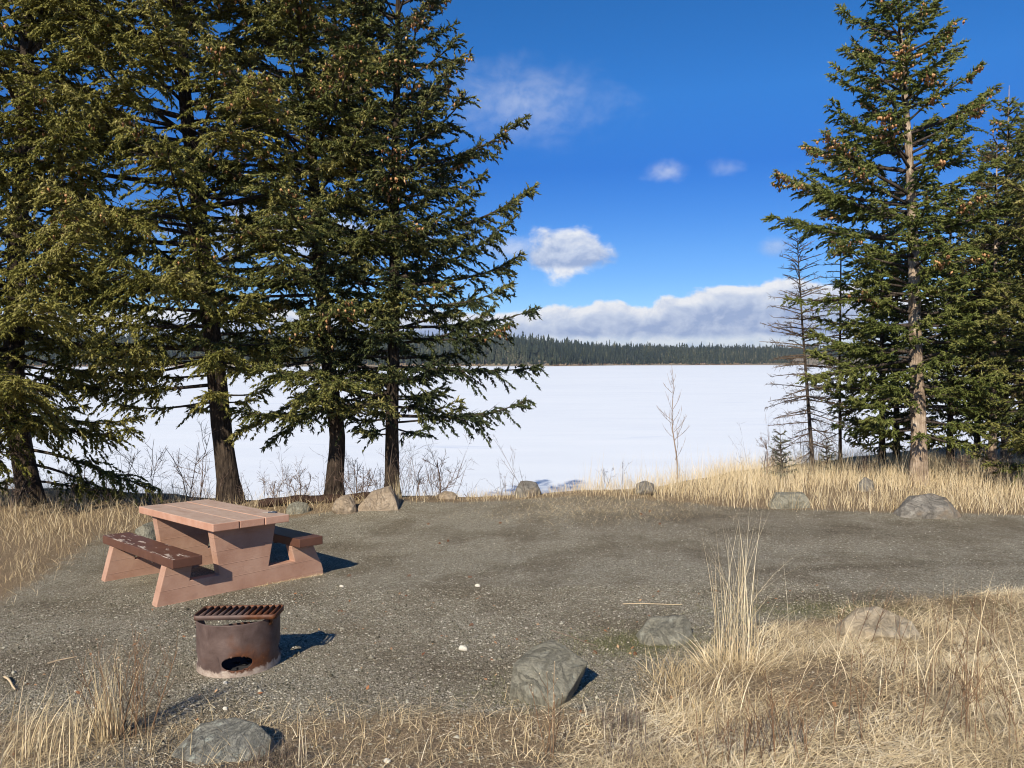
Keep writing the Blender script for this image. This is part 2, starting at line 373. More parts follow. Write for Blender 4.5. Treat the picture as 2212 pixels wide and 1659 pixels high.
def rockmat(name, c0, c1, c2, lichen=0.3, lc=(.42, .43, .38), warm=None):
    m, gg, bs = mat(name); o = objco(gg)
    n1 = gg.noise(o, 5, 8, .68); n2 = gg.noise(o, 45, 5, .7); n3 = gg.noise(o, 13, 5, .7, .4)
    c = gg.ramp(gg.m('ADD', gg.m('MULTIPLY', n1, .55), gg.m('MULTIPLY', n2, .45)), [(.32, c0), (.5, c1), (.68, c2)])
    c = gg.mix(gg.m('MULTIPLY', gg.mapr(n3, .55, .64), lichen), c, lc)
    if warm: c = gg.mix(gg.m('MULTIPLY', gg.mapr(gg.noise(o, 3, 3, .6), .5, .68), .7), c, warm)
    gg.l.new(c, bs.inputs['Base Color']); bs.inputs['Roughness'].default_value = .9; bs.inputs['Specular IOR Level'].default_value = .15
    cr = gg.voro(o, 7, 'DISTANCE_TO_EDGE')
    bump(gg, bs, gg.m('ADD', gg.m('ADD', n2, gg.m('MULTIPLY', n1, 2.2)), gg.m('MULTIPLY', gg.mapr(gg.noise(o, 3.5, 9, .72, 1.2), .44, .52), .5)), .95, .03)
    return m
M_RGREY = rockmat('grey_green_rock', (.15, .138, .10), (.275, .255, .19), (.40, .375, .285), .4, (.42, .43, .35))
M_RGREY2 = rockmat('grey_rock', (.14, .125, .10), (.25, .225, .185), (.38, .345, .285), .4, (.42, .40, .33), (.30, .22, .14))
M_RTAN = rockmat('tan_rock', (.24, .18, .12), (.40, .31, .215), (.52, .42, .31), .25, (.30, .28, .25))
M_RLICH = rockmat('lichen_rock', (.12, .11, .09), (.25, .24, .195), (.38, .365, .30), .75, (.44, .46, .38))
M_RBEIGE = rockmat('beige_rock', (.34, .26, .165), (.52, .42, .28), (.64, .54, .38), .2, (.28, .27, .26))

def concrete():
    m, gg, bs = mat('rust_pink_painted_concrete'); o = objco(gg)
    n1 = gg.noise(o, 3.5, 5, .6); n2 = gg.noise(o, 60, 4, .7)
    c = gg.ramp(n1, [(.3, (.35, .19, .125)), (.5, (.42, .245, .168)), (.7, (.48, .30, .21))])
    c = gg.mix(gg.mapr(n2, .5, .8, 0, .25), c, (.50, .38, .31))
    gr = gg.noise(o, 9, 6, .7); c = gg.mix(gg.mapr(gr, .58, .74, 0, .35), c, (.24, .13, .095))
    gg.l.new(c, bs.inputs['Base Color']); bs.inputs['Roughness'].default_value = .75
    z = gg.node('ShaderNodeSeparateXYZ'); gg.l.new(o, z.inputs[0])
    wv = gg.m('ABSOLUTE', gg.m('SUBTRACT', gg.m('FRACT', gg.m('ADD', gg.m('DIVIDE', z.outputs[2], .145), gg.m('MULTIPLY', n1, .06))), .5))
    line = gg.mapr(wv, .0, .03, 1, 0)
    mp = gg.node('ShaderNodeMapping'); gg.l.new(o, mp.inputs[0]); mp.inputs['Scale'].default_value = (.35, .35, 1.6)
    gn = gg.noise(mp.outputs[0], 26, 4, .6, .8)
    bump(gg, bs, gg.m('ADD', gg.m('ADD', gg.m('MULTIPLY', gn, .35), gg.m('MULTIPLY', n2, .35)), gg.m('MULTIPLY', line, .55)), .5, .008)
    return m
M_CONC = concrete()
def slabm():
    m, gg, bs = mat('worn_rust_pink_slab'); o = objco(gg)
    n1 = gg.noise(o, 4, 6, .65); n2 = gg.noise(o, 90, 4, .7)
    c = gg.ramp(n1, [(.3, (.40, .20, .13)), (.5, (.47, .255, .17)), (.68, (.52, .31, .22))])
    c = gg.mix(gg.mapr(n2, .52, .8, 0, .4), c, (.50, .39, .31))
    gn_ = gg.node('ShaderNodeNewGeometry'); sz = gg.node('ShaderNodeSeparateXYZ'); gg.l.new(gn_.outputs['True Normal'], sz.inputs[0])
    mp = gg.node('ShaderNodeMapping'); gg.l.new(o, mp.inputs[0]); mp.inputs['Scale'].default_value = (3, 1, 1)
    dust = gg.ramp(gg.noise(mp.outputs[0], 3.0, 7, .7, .6), [(.3, (.37, .245, .175)), (.5, (.47, .345, .255)), (.7, (.53, .40, .305))])
    c = gg.mix(gg.m('MULTIPLY', gg.mapr(sz.outputs[2], .7, .95), .85), c, dust)
    gg.l.new(c, bs.inputs['Base Color']); bs.inputs['Roughness'].default_value = .7
    bump(gg, bs, gg.m('ADD', n2, n1), .25, .006); return m
M_SLAB = slabm()
def benchm(peel=True):
    m, gg, bs = mat('brown_painted_bench' + ('_peeling' if peel else '')); o = objco(gg)
    n1 = gg.noise(o, 5, 4, .6)
    c = gg.ramp(n1, [(.3, (.095, .042, .028)), (.7, (.135, .062, .040))])
    if peel:
        mp = gg.node('ShaderNodeMapping'); gg.l.new(o, mp.inputs[0]); mp.inputs['Scale'].default_value = (5.5, 1.0, 1.5)
        pn = gg.noise(mp.outputs[0], 4.2, 7, .68, .35); s = gg.node('ShaderNodeSeparateXYZ'); gg.l.new(o, s.inputs[0])
        nrm = gg.node('ShaderNodeNewGeometry'); sn = gg.node('ShaderNodeSeparateXYZ'); gg.l.new(nrm.outputs['True Normal'], sn.inputs[0])
        topm = gg.mapr(sn.outputs[2], .55, .8)
        edge = gg.mapr(gg.m('ABSOLUTE', gg.m('SUBTRACT', s.outputs[0], -.79)), 0.0, .10, .11, 0.0)
        seam = gg.mapr(gg.m('ABSOLUTE', gg.m('SUBTRACT', s.outputs[0], -.665)), 0.0, .035, .10, 0.0)
        mask = gg.m('MULTIPLY', gg.mapr(gg.m('ADD', pn, gg.m('MAXIMUM', edge, seam)), .618, .64), topm)
        c = gg.mix(mask, c, gg.ramp(gg.noise(o, 40, 3), [(.3, (.40, .30, .22)), (.7, (.66, .57, .48))]))
    gg.l.new(c, bs.inputs['Base Color']); bs.inputs['Roughness'].default_value = .5
    bump(gg, bs, gg.noise(o, 30, 4, .6), .2, .006); return m
M_BENCH = benchm(True); M_BENCH2 = benchm(False)
def rust(name, ring=False):
    m, gg, bs = mat(name); o = objco(gg)
    n1 = gg.noise(o, 6, 6, .65, .3); n2 = gg.noise(o, 70, 4, .7); n3 = gg.noise(o, 2.6, 3, .5)
    steel = gg.ramp(n1, [(.3, (.075, .047, .039)), (.55, (.13, .088, .074)), (.75, (.19, .135, .115))])
    ru = gg.ramp(gg.noise(o, 25, 5, .7), [(.3, (.06, .022, .012)), (.6, (.135, .048, .018)), (.8, (.26, .10, .03))])
    c = gg.mix(gg.mapr(n3, *((.50, .66) if ring else (.36, .52))), steel, ru)
    c = gg.mix(gg.mapr(n2, .62, .72, 0, .5), c, (.05, .028, .02))
    if ring:
        s = gg.node('ShaderNodeSeparateXYZ'); gg.l.new(o, s.inputs[0])
        hh = gg.m('ADD', s.outputs[2], gg.m('MULTIPLY', gg.m('SUBTRACT', gg.noise(o, 16, 6, .7), .5), -.13))
        c = gg.mix(gg.mapr(hh, .048, .068, .88, 0), c, gg.ramp(gg.noise(o, 22, 5, .7), [(.3, (.26, .18, .14)), (.6, (.52, .43, .35)), (.8, (.64, .56, .47))]))
    gg.l.new(c, bs.inputs['Base Color']); bs.inputs['Roughness'].default_value = .6; bs.inputs['Metallic'].default_value = .15
    bump(gg, bs, gg.m('ADD', n2, n1), .3, .004); return m
M_RING = rust('rusted_ring_steel', True); M_GRATE = rust('rusted_grate_steel')
def plain(name, c, rough=.6, metal=0.0):
    m, gg, bs = mat(name); n = gg.noise(objco(gg), 40, 4, .6)
    gg.l.new(gg.mix(gg.mapr(n, .3, .7, 0, .5), c, tuple(k * .6 for k in c)), bs.inputs['Base Color'])
    bs.inputs['Roughness'].default_value = rough; bs.inputs['Metallic'].default_value = metal
    bump(gg, bs, n, .3, .005); return m
M_ASH = plain('charred_ash', (.035, .033, .032), .95); M_CHAR = plain('charcoal', (.012, .011, .011), .7)
M_KEY = plain('key_metal', (.70, .64, .52), .35, .2); M_FOB = plain('dark_plastic_fob', (.07, .08, .10), .25)
M_PEB = tint_mat('pebble_stone', [(0, (.06, .052, .034)), (.35, (.18, .160, .112)), (.8, (.37, .335, .25)), (.97, (.52, .475, .37)), (1, (.66, .61, .49))], .9)
M_PALE = plain('pale_stone', (.62, .57, .46), .8)
M_LOG = bark('rotting_log_bark', (.02, .013, .009), (.06, .036, .026), (.14, .09, .065), 1.0)
M_LEAF = tint_mat('dry_leaf', [(0, (.20, .07, .03)), (.5, (.38, .18, .08)), (1, (.55, .36, .20))], .7)

# ------------------------------------------------------------------ ground sheet
def spaced(a, b, step, lo, hi, gr=1.12):
    c = list(np.arange(a, b + 1e-6, step)); s = step; x = c[-1]
    while x < hi: s *= gr; x += s; c.append(x)
    s = step; x = c[0]; pre = []
    while x > lo: s *= gr; x -= s; pre.append(x)
    return np.array(pre[::-1] + c)
gx = spaced(-9.5, 11, .085, -3200, 3200); gy = spaced(3.2, 17.5, .085, -60, 3200, 1.055)
GX, GY = np.meshgrid(gx, gy, indexing='ij'); GZ = h(GX, GY)
def straw_mask(x, y, grow=False):
    a = sst(.35, 1.15, x - np.interp(y, [3, 4.4, 5.2, 6.1, 6.7, 7.2], [-1.0, -.2, .75, 1.4, 2.6, 4.5]))   # front right field
    a = np.where(y > 7.2, 0, a)
    b = sst(4.75, 4.35, y + .25 * (x + 1.2) ** 2 * (x > -1.5) * 0) * sst(-4.0, -.2, x) * .8
    fl = sst(-1.9, -2.7, x) * sst(4.8, 4.3, y) * .7
    ledge = sst(-4.9, -5.9, x + .22 * (y - 8.5)) * sst(6.2, 7.4, y)
    fe = np.interp(x, [-8, -5.5, -3.2, -1.9, -.6, .6, 1.8, 3, 4, 5.6, 8.5, 14], [9.6, 10.6, 11.9, 12.4, 12.6, 12.45, 12.2, 12.1, 11.8, 11.5, 11.2, 10.9])
    far_ = sst(-.25, .35, y - fe)
    if grow: b = b * .22; fl = fl * .6
    return np.clip(np.maximum.reduce([a, b, fl, ledge, far_]), 0, 1)
mb = MB()
nx, ny = GX.shape; i, j = np.meshgrid(np.arange(nx - 1), np.arange(ny - 1), indexing='ij')
mb.add(np.stack([GX, GY, GZ], -1).reshape(-1, 3), None, np.stack([i * ny + j, (i + 1) * ny + j, (i + 1) * ny + j + 1, i * ny + j + 1], -1).reshape(-1, 4))
ground = mb.build('ground', m_ground, smooth=True); tagit(ground, kind='structure')
def addattr(o, name, val):
    a_ = o.data.attributes.new(name, 'FLOAT', 'POINT'); a_.data.foreach_set('value', np.asarray(val, np.float32).ravel())
sm_ = straw_mask(GX, GY); sm_ = np.where(GY > 200, .35 + .25 * sst(-.3, .4, wav(GX, GY, .02)), sm_)
addattr(ground, 'straw', sm_)
grn_ = np.exp(-((GX - 1.0) / .55) ** 2 - ((GY - 5.75) / .35) ** 2) * 1.0 + .9 * np.exp(-((GX - 2.9) / .9) ** 2 - ((GY - 6.6) / .35) ** 2) + .8 * np.exp(-((GX + 6.3) / .8) ** 2 - ((GY - 7.3) / .6) ** 2) + .5 * np.exp(-((GX - 4.6) / .7) ** 2 - ((GY - 6.5) / .35) ** 2)
addattr(ground, 'green', grn_)
dm = .9 * np.exp(-((GX - 2.6) / 1.6) ** 2 - ((GY - 11.3) / .9) ** 2) + .8 * np.exp(-((GX - 5.0) / 2.0) ** 2 - ((GY - 10.2) / .5) ** 2) \
    + .7 * np.exp(-((GX - 3.0) / .8) ** 2 - ((GY - 7.0) / .3) ** 2) + .75 * np.exp(-((GX + .6) / .6) ** 2 - ((GY - 5.2) / .5) ** 2) + .5 * np.exp(-((GX + 3.6) / .9) ** 2 - ((GY - 5.6) / .5) ** 2) \
    + .6 * np.exp(-((GY - 8.2 - .06 * (GX - 3)) / .13) ** 2) * sst(2, 3.2, GX) + .5 * np.exp(-((GX - 1.2) / 1.4) ** 2 - ((GY - 12.4) / .5) ** 2) + .35 * sst(0.1, .6, wav(GX, GY, 1.6, 8, 11))
addattr(ground, 'damp', np.clip(dm, 0, 1))

# frozen lake
lx = spaced(-30, 30, 2.0, -2900, 2900, 1.2); ly = spaced(14, 60, 1.0, 13.9, 1500, 1.1)
LX, LY = np.meshgrid(lx, ly, indexing='ij'); LZ = LAKE_Z + .015 * wav(LX, LY, .5, 8, 4)
mb = MB(); nx, ny = LX.shape; i, j = np.meshgrid(np.arange(nx - 1), np.arange(ny - 1), indexing='ij')
mb.add(np.stack([LX, LY, LZ], -1).reshape(-1, 3), None, np.stack([i * ny + j, (i + 1) * ny + j, (i + 1) * ny + j + 1, i * ny + j + 1], -1).reshape(-1, 4))
tagit(mb.build('frozen_lake', m_snow, smooth=True), kind='structure')

# ------------------------------------------------------------------ far forest (reads as one mass)
def forest():
    mb = MB(); n = 36000
    u = rng.random(n); xs = rng.uniform(-880, 1050, n); dist = 1.5 + (u ** 1.25) * 430
    ys = np.interp(xs, SHX, SHY) + 12 * wav(xs, xs * 0, .02, 6, 2) + dist
    keep = ~((np.abs(xs - 520 - .12 * dist) < 60 + 24 * wav(xs, ys, .03)) & (dist < 90) & (dist > 6) & (rng.random(n) > .05))
    gap = wav(xs, ys, .05, 8, 12); keep &= ~((gap > .38) & (rng.random(n) < .7))
    xs, ys, dist = xs[keep], ys[keep], dist[keep]; n = len(xs); zs = h(xs, ys)
    hg = np.clip(rng.gamma(7, 1.30, n), 4, 22) * np.where(rng.random(n) < .05, 1.35, 1) * np.interp(dist, [0, 14, 60], [.6, .95, 1.0]) * (1 + .22 * wav(xs, ys, .03, 8, 3))
    hg = np.where(xs < 60, hg * 1.15, hg * .95)
    wd = hg * rng.uniform(.12, .24, n)
    tn = .40 + .22 * wav(xs, ys, .018, 8, 6) + rng.normal(0, .16, n) + np.where((xs < 20) & (dist < 150), .20, 0) + np.where(xs > 220, .14, 0)  # darker middle stretch is a cloud shadow put into the tint
    lev = 6; S = 5
    for k in range(lev):
        f0 = .06 + .94 * k / lev; f1 = min(1.0, f0 + 1.5 / lev)
        rr = wd * (1 - f0) ** .8 * rng.uniform(.7, 1.25, n) + .15
        a = np.arange(S) * 2 * np.pi / S + rng.uniform(0, 6.28, (n, 1))
        rad = rr[:, None] * rng.uniform(.55, 1.3, (n, S))
        base = np.stack([xs[:, None] + np.cos(a) * rad, ys[:, None] + np.sin(a) * rad, (zs + hg * f0)[:, None] + rng.uniform(-.5, .5, (n, S))], -1)
        tip = np.stack([xs + rng.normal(0, .15, n), ys, zs + hg * f1], -1)[:, None]
        V = np.concatenate([base, tip], 1)
        T = np.array([[q_, (q_ + 1) % S, S] for q_ in range(S)])[None] + (np.arange(n) * (S + 1))[:, None, None]
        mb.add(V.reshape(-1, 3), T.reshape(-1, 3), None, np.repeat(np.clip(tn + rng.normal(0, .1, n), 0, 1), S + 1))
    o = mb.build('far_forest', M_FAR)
    tagit(o, 'dark conifer forest covering the far shore hills across the white lake', 'forest', None, 'stuff')
    # willow scrub along the far waterline
    mb = MB(); n = 2600; xs = rng.uniform(-640, 700, n); ys = np.interp(xs, SHX, SHY) + 12 * wav(xs, xs * 0, .02, 6, 2) + rng.uniform(-1, 5, n)
    b = np.stack([xs, ys, np.maximum(h(xs, ys), -4.1)], 1); d = norm(np.stack([rng.normal(0, .3, n), rng.normal(0, .3, n), np.ones(n)], 1))
    spindles(mb, b, d, rng.uniform(1.0, 2.6, n), rng.uniform(.4, 1.0, n), rng.random(n), 0)
    tagit(mb.build('far_shore_scrub', M_WEED), 'low reddish brown scrub along the far waterline', 'scrub', None, 'stuff')
forest()

# ------------------------------------------------------------------ haze: the air between here and the far shore
def haze():
    bm = bmesh.new(); bmesh.ops.create_cube(bm, size=1)
    lo, hi = Vector((-3900, -120, -8.0)), Vector((3900, 3900, 75.0))
    for v in bm.verts: v.co = Vector([(lo[i] + hi[i]) / 2 + v.co[i] * (hi[i] - lo[i]) for i in range(3)])
    me = bpy.data.meshes.new('haze'); bm.to_mesh(me); bm.free(); m = bpy.data.materials.new('haze'); m.use_nodes = True; nt = m.node_tree
    nt.nodes.remove(nt.nodes['Principled BSDF']); pv = nt.nodes.new('ShaderNodeVolumePrincipled'); pv.inputs['Color'].default_value = (.80, .88, 1, 1)
    pv.inputs['Density'].default_value = HAZE; pv.inputs['Anisotropy'].default_value = .2; nt.links.new(pv.outputs[0], nt.nodes['Material Output'].inputs['Volume'])
    me.materials.append(m); o = bpy.data.objects.new('haze', me); col.objects.link(o); tagit(o, kind='stuff')
HAZE = 0.00010
haze()
# ------------------------------------------------------------------ conifers
def branch_curve(root, a, L, e0, e1, droop, n=11):
    t = np.linspace(0, 1, n); e = e0 + (e1 - e0) * t ** 1.6 - droop * np.sin(np.pi * np.minimum(t * 1.15, 1))
    aa = a + np.cumsum(rng.normal(0, .035, n)); st = L / (n - 1)
    dd = np.stack([np.cos(e) * np.cos(aa), np.cos(e) * np.sin(aa), np.sin(e)], 1)
    p = root + np.vstack([[0, 0, 0], np.cumsum(dd[1:] * st, 0)]); return p, dd
def interp_pts(p, t):
    s = np.linspace(0, 1, len(p)); return np.stack([np.interp(t, s, p[:, k]) for k in range(3)], -1)
def conifer(name, label, group, spine, r0, prof, limb, leafm, barkm, limbm=M_LIMB, dens=1.0, shoot=(.07, .15), top_z=None,
            per=5, dz=.42, e_low=-.05, e_high=.55, tipup=.35, droop=.18, bare=.22, cones=0, cone_z=3, sag=.35, seccoef=.42, dead=False,
            lod_z=8.6, extra=(), kind='conifer', minz=0, upw=0.0, back=1.0, front=1.0, thick=.022, rmul=1.0):
    """spine: list of trunk points (world); prof(z)->(R toward -x, R toward +x)"""
    spine = np.asarray(spine, float); base = spine[0].copy()
    root = empty(name, base, label, kind, group)
    zs = spine[:, 2]; zt = zs[-1]; zb = base[2]
    # trunk
    m = 46; tt = np.linspace(0, 1, m); zz = zb - .25 + (zt - zb + .25) * tt
    px_ = np.stack([np.interp(zz, zs, spine[:, k]) for k in range(2)], 1)
    for _ in range(3): px_[1:-1] = (px_[:-2] + 2 * px_[1:-1] + px_[2:]) / 4
    rad = r0 * ((1 - tt) ** .85 * .95 + .05); rad *= 1 + .38 * np.exp(-np.maximum(zz - zb, 0) / .22)
    rad *= 1 + rng.normal(0, .02, m)
    tr = MB(); S = 18; pts = np.column_stack([px_, zz])
    a = np.arange(S) * 2 * np.pi / S
    tube(tr, pts, rad, S)
    V = tr.v[0]; cen = np.repeat(pts, S, 0); off = V[:m * S] - cen
    lump = 1 + .05 * np.sin(np.tile(a, m) * 3 + np.repeat(zz, S) * 2) + .07 * np.sin(np.tile(a, m) * 7 + np.repeat(zz, S) * .8) * np.exp(-(np.repeat(zz, S) - zb) / 1.2)
    V = V.copy(); V[:m * S] = cen + off * lump[:, None]; tr.v[0] = V
    tr.build('trunk', barkm, root, base, smooth=True)
    lb = MB(); fo = MB(); cn = MB()
    SB, SD, SL, SR, ST = [], [], [], [], []
    TB, TD, TL, TR = [], [], [], []
    CB, CD = [], []
    brs = []
    z = limb
    while z < zt - .25:
        k = per if z > zb + 1.5 else max(2, per - 1)
        a0 = rng.uniform(0, 6.28)
        for q_ in range(k):
            a1 = a0 + q_ * 2 * np.pi / k + rng.normal(0, .28); zq = z + rng.uniform(-.5, .5) * dz
            rl, rr = prof(zq); c = math.cos(a1)
            Rr = (rr * max(c, 0) ** 1 + rl * max(-c, 0) + (1 - abs(c)) * (rl + rr) / 2)
            if math.sin(a1) > 0: Rr *= back
            else: Rr *= 1 - (1 - front) * abs(math.sin(a1))
            brs.append((zq, a1, Rr * rng.uniform(.68, 1.12)))
        z += dz * rng.uniform(.8, 1.2)
    for ex in extra: brs.append(ex)
    for br in brs:
        zq, a1, L = br[:3]
        if L < .12 or zq < minz: continue
        f = np.clip((zq - limb) / max(zt - limb, .1), 0, 1)
        rp = np.array([np.interp(zq, pts[:, 2], pts[:, 0]), np.interp(zq, pts[:, 2], pts[:, 1]), zq])
        e0 = e_low + (e_high - e_low) * f ** .8 + rng.normal(0, .10); tu = tipup
        if len(br) > 3: e0 = br[3]; tu = br[4]
        p, dd = branch_curve(rp, a1, L, e0, e0 + tu, droop * (1 - f) * rng.uniform(.6, 1.3))
        rb = (.010 + .0115 * L) * rmul; tube(lb, p, rb * (1 - np.linspace(0, 1, len(p))) ** .8 + .004, 5, rng.random())
        lo = zq > lod_z
        dn = dens * (.45 if lo else 1.0)
        st0 = bare * rng.uniform(.6, 1.3) if not dead else .05
        ns = max(3, int(L * (1 - st0) / .062 * dn))
        t = np.sort(rng.uniform(st0, 1.0, ns)) ** .92
        sp_ = interp_pts(p, t); sdr = norm(interp_pts(dd, t)); side = np.where(np.arange(ns) % 2 == 0, 1., -1.)
        sv = norm(np.cross(sdr, np.array([0, 0, 1.])))
        ang = rng.uniform(.65, 1.15, ns); up = rng.normal(upw, .24, ns)
        sd_ = norm(sdr * np.cos(ang)[:, None] + sv * (side * np.sin(ang))[:, None] + np.array([0, 0, 1.]) * up[:, None])
        env = np.minimum((1 - t) ** .75 + .10, 1.0) * np.minimum(1, .45 + t * 1.6)
        sl = np.minimum(seccoef * L * env, 1.15) * rng.uniform(.45, 1.15, ns) + .05
        if dead:
            TB.append(sp_); TD.append(sd_); TL.append(sl * .8); TR.append(np.full(ns, .006))
            kk = np.maximum(2, (sl / .045).astype(int)); idx = np.repeat(np.arange(ns), kk)
            fr = rng.random(len(idx)); pos = sp_[idx] + sd_[idx] * (sl[idx] * .8 * fr)[:, None]
            dq = norm(sd_[idx] + rng.normal(0, .7, (len(idx), 3)))
            TB.append(pos); TD.append(dq); TL.append(rng.uniform(.05, .16, len(idx)) * (1.2 - fr)); TR.append(np.full(len(idx), .0042))
            continue
        TB.append(sp_); TD.append(sd_); TL.append(sl * .85); TR.append(.0035 + sl * .004)
        spc = .043 if not lo else .085
        kk = np.maximum(2, (sl / spc).astype(int)); idx = np.repeat(np.arange(ns), kk)
        fr = (np.concatenate([np.arange(k) for k in kk]) + rng.random(len(idx))) / np.repeat(kk, kk); fr = np.minimum(fr, 1)
        l_ = sl[idx]; dr = sd_[idx]
        pos = sp_[idx] + dr * (l_ * fr)[:, None]; pos[:, 2] -= sag * l_ * fr ** 2 * .55
        dr = norm(dr + np.array([0, 0, -1.]) * (sag * fr)[:, None])
        pv = norm(np.cross(dr, np.array([0, 0, 1.]))); s2 = np.where(rng.random(len(idx)) < .5, 1., -1.); a2 = rng.uniform(.25, 1.0, len(idx)) * (1 - .5 * fr)
        dq = norm(dr * np.cos(a2)[:, None] + pv * (s2 * np.sin(a2))[:, None] + np.array([0, 0, 1.]) * rng.normal(-.06 - sag * .35, .28, len(idx))[:, None])
        ll = rng.uniform(shoot[0], shoot[1], len(idx)) * (1.05 - .35 * fr) * (1.35 if lo else 1)
        SB.append(pos); SD.append(dq); SL.append(ll); SR.append(rng.uniform(.8, 1.25, len(idx)) * thick * (1.5 if lo else 1))
        bt = rng.normal(.0, .10)
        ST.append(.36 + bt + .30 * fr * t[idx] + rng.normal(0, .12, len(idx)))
        # shoots along the spine itself to its tip
        ks = max(4, int(L * (1 - st0) / .04)); t3 = rng.uniform(st0, 1, ks); 
        q3 = interp_pts(p, t3); d3 = norm(interp_pts(dd, t3) + rng.normal(0, .45, (ks, 3)))
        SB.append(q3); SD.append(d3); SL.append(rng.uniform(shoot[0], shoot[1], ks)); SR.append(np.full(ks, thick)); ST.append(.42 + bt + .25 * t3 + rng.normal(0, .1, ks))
        if cones and zq > cone_z + rng.normal(0, 1.2):
            nc = rng.poisson(cones * 6.5 * L * (1 + f)) if rng.random() < .36 else rng.poisson(cones * .35 * L)
            if nc:
                ci = rng.integers(0, len(idx), nc * 3); ci = ci[np.argsort(-(t[idx[ci]] + .25 * rng.random(len(ci))))][:nc]
                CB.append(pos[ci] - [0, 0, .01]); CD.append(norm(np.stack([rng.normal(0, .25, nc), rng.normal(0, .25, nc), -np.ones(nc)], 1)))
    if TB:
        b, d, L, r = map(np.concatenate, (TB, TD, TL, TR)); spindles(lb, b - d * L[:, None] * .0, d, L, r, rng.random(len(b)), 0)
    lb.build('limbs', limbm, root, base)
    if SB:
        b, d, L, r, tn = map(np.concatenate, (SB, SD, SL, SR, ST))
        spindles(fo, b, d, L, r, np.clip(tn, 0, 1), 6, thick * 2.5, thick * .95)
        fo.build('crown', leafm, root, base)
    if CB:
        b, d = map(np.concatenate, (CB, CD)); n = len(b); L = rng.uniform(.06, .10, n)
        spindles(cn, b, d, L, rng.uniform(.020, .030, n), rng.random(n), 5, .018, .016)
        c = cn.build('cones', M_CONE, root, base); c['kind'] = 'stuff'
    return root
def pf(*pts):
    z = [p[0] for p in pts]; a = [p[1] for p in pts]; b = [p[2] for p in pts]
    return lambda q_: (float(np.interp(q_, z, a)), float(np.interp(q_, z, b)))
def spine_of(pix, d=None, top=14.0, lean=None):
    """trunk line from display-view pixels, all at the depth of its foot"""
    f = D(*pix[0]); d = d or f[1]; out = [np.array([f[0], f[1], f[2]])]
    if abs(d - f[1]) > 1e-6:
        f = P(pix[0][0] * .46293, pix[0][1] * .46293, d); f[2] = h1(f[0], d); out = [f]
    for px, py in pix[1:]: out.append(P(px * .46293, py * .46293, d))
    if out[-1][2] < top:
        u = out[-1] - out[-2]; u = u / u[2]; out.append(out[-1] + u * (top - out[-1][2]) * np.array([.6, .6, 1]))
    return out
GL = 'tall firs at the lake edge behind the picnic table'
GR = 'evergreens and dead trees at the right edge of the clearing'
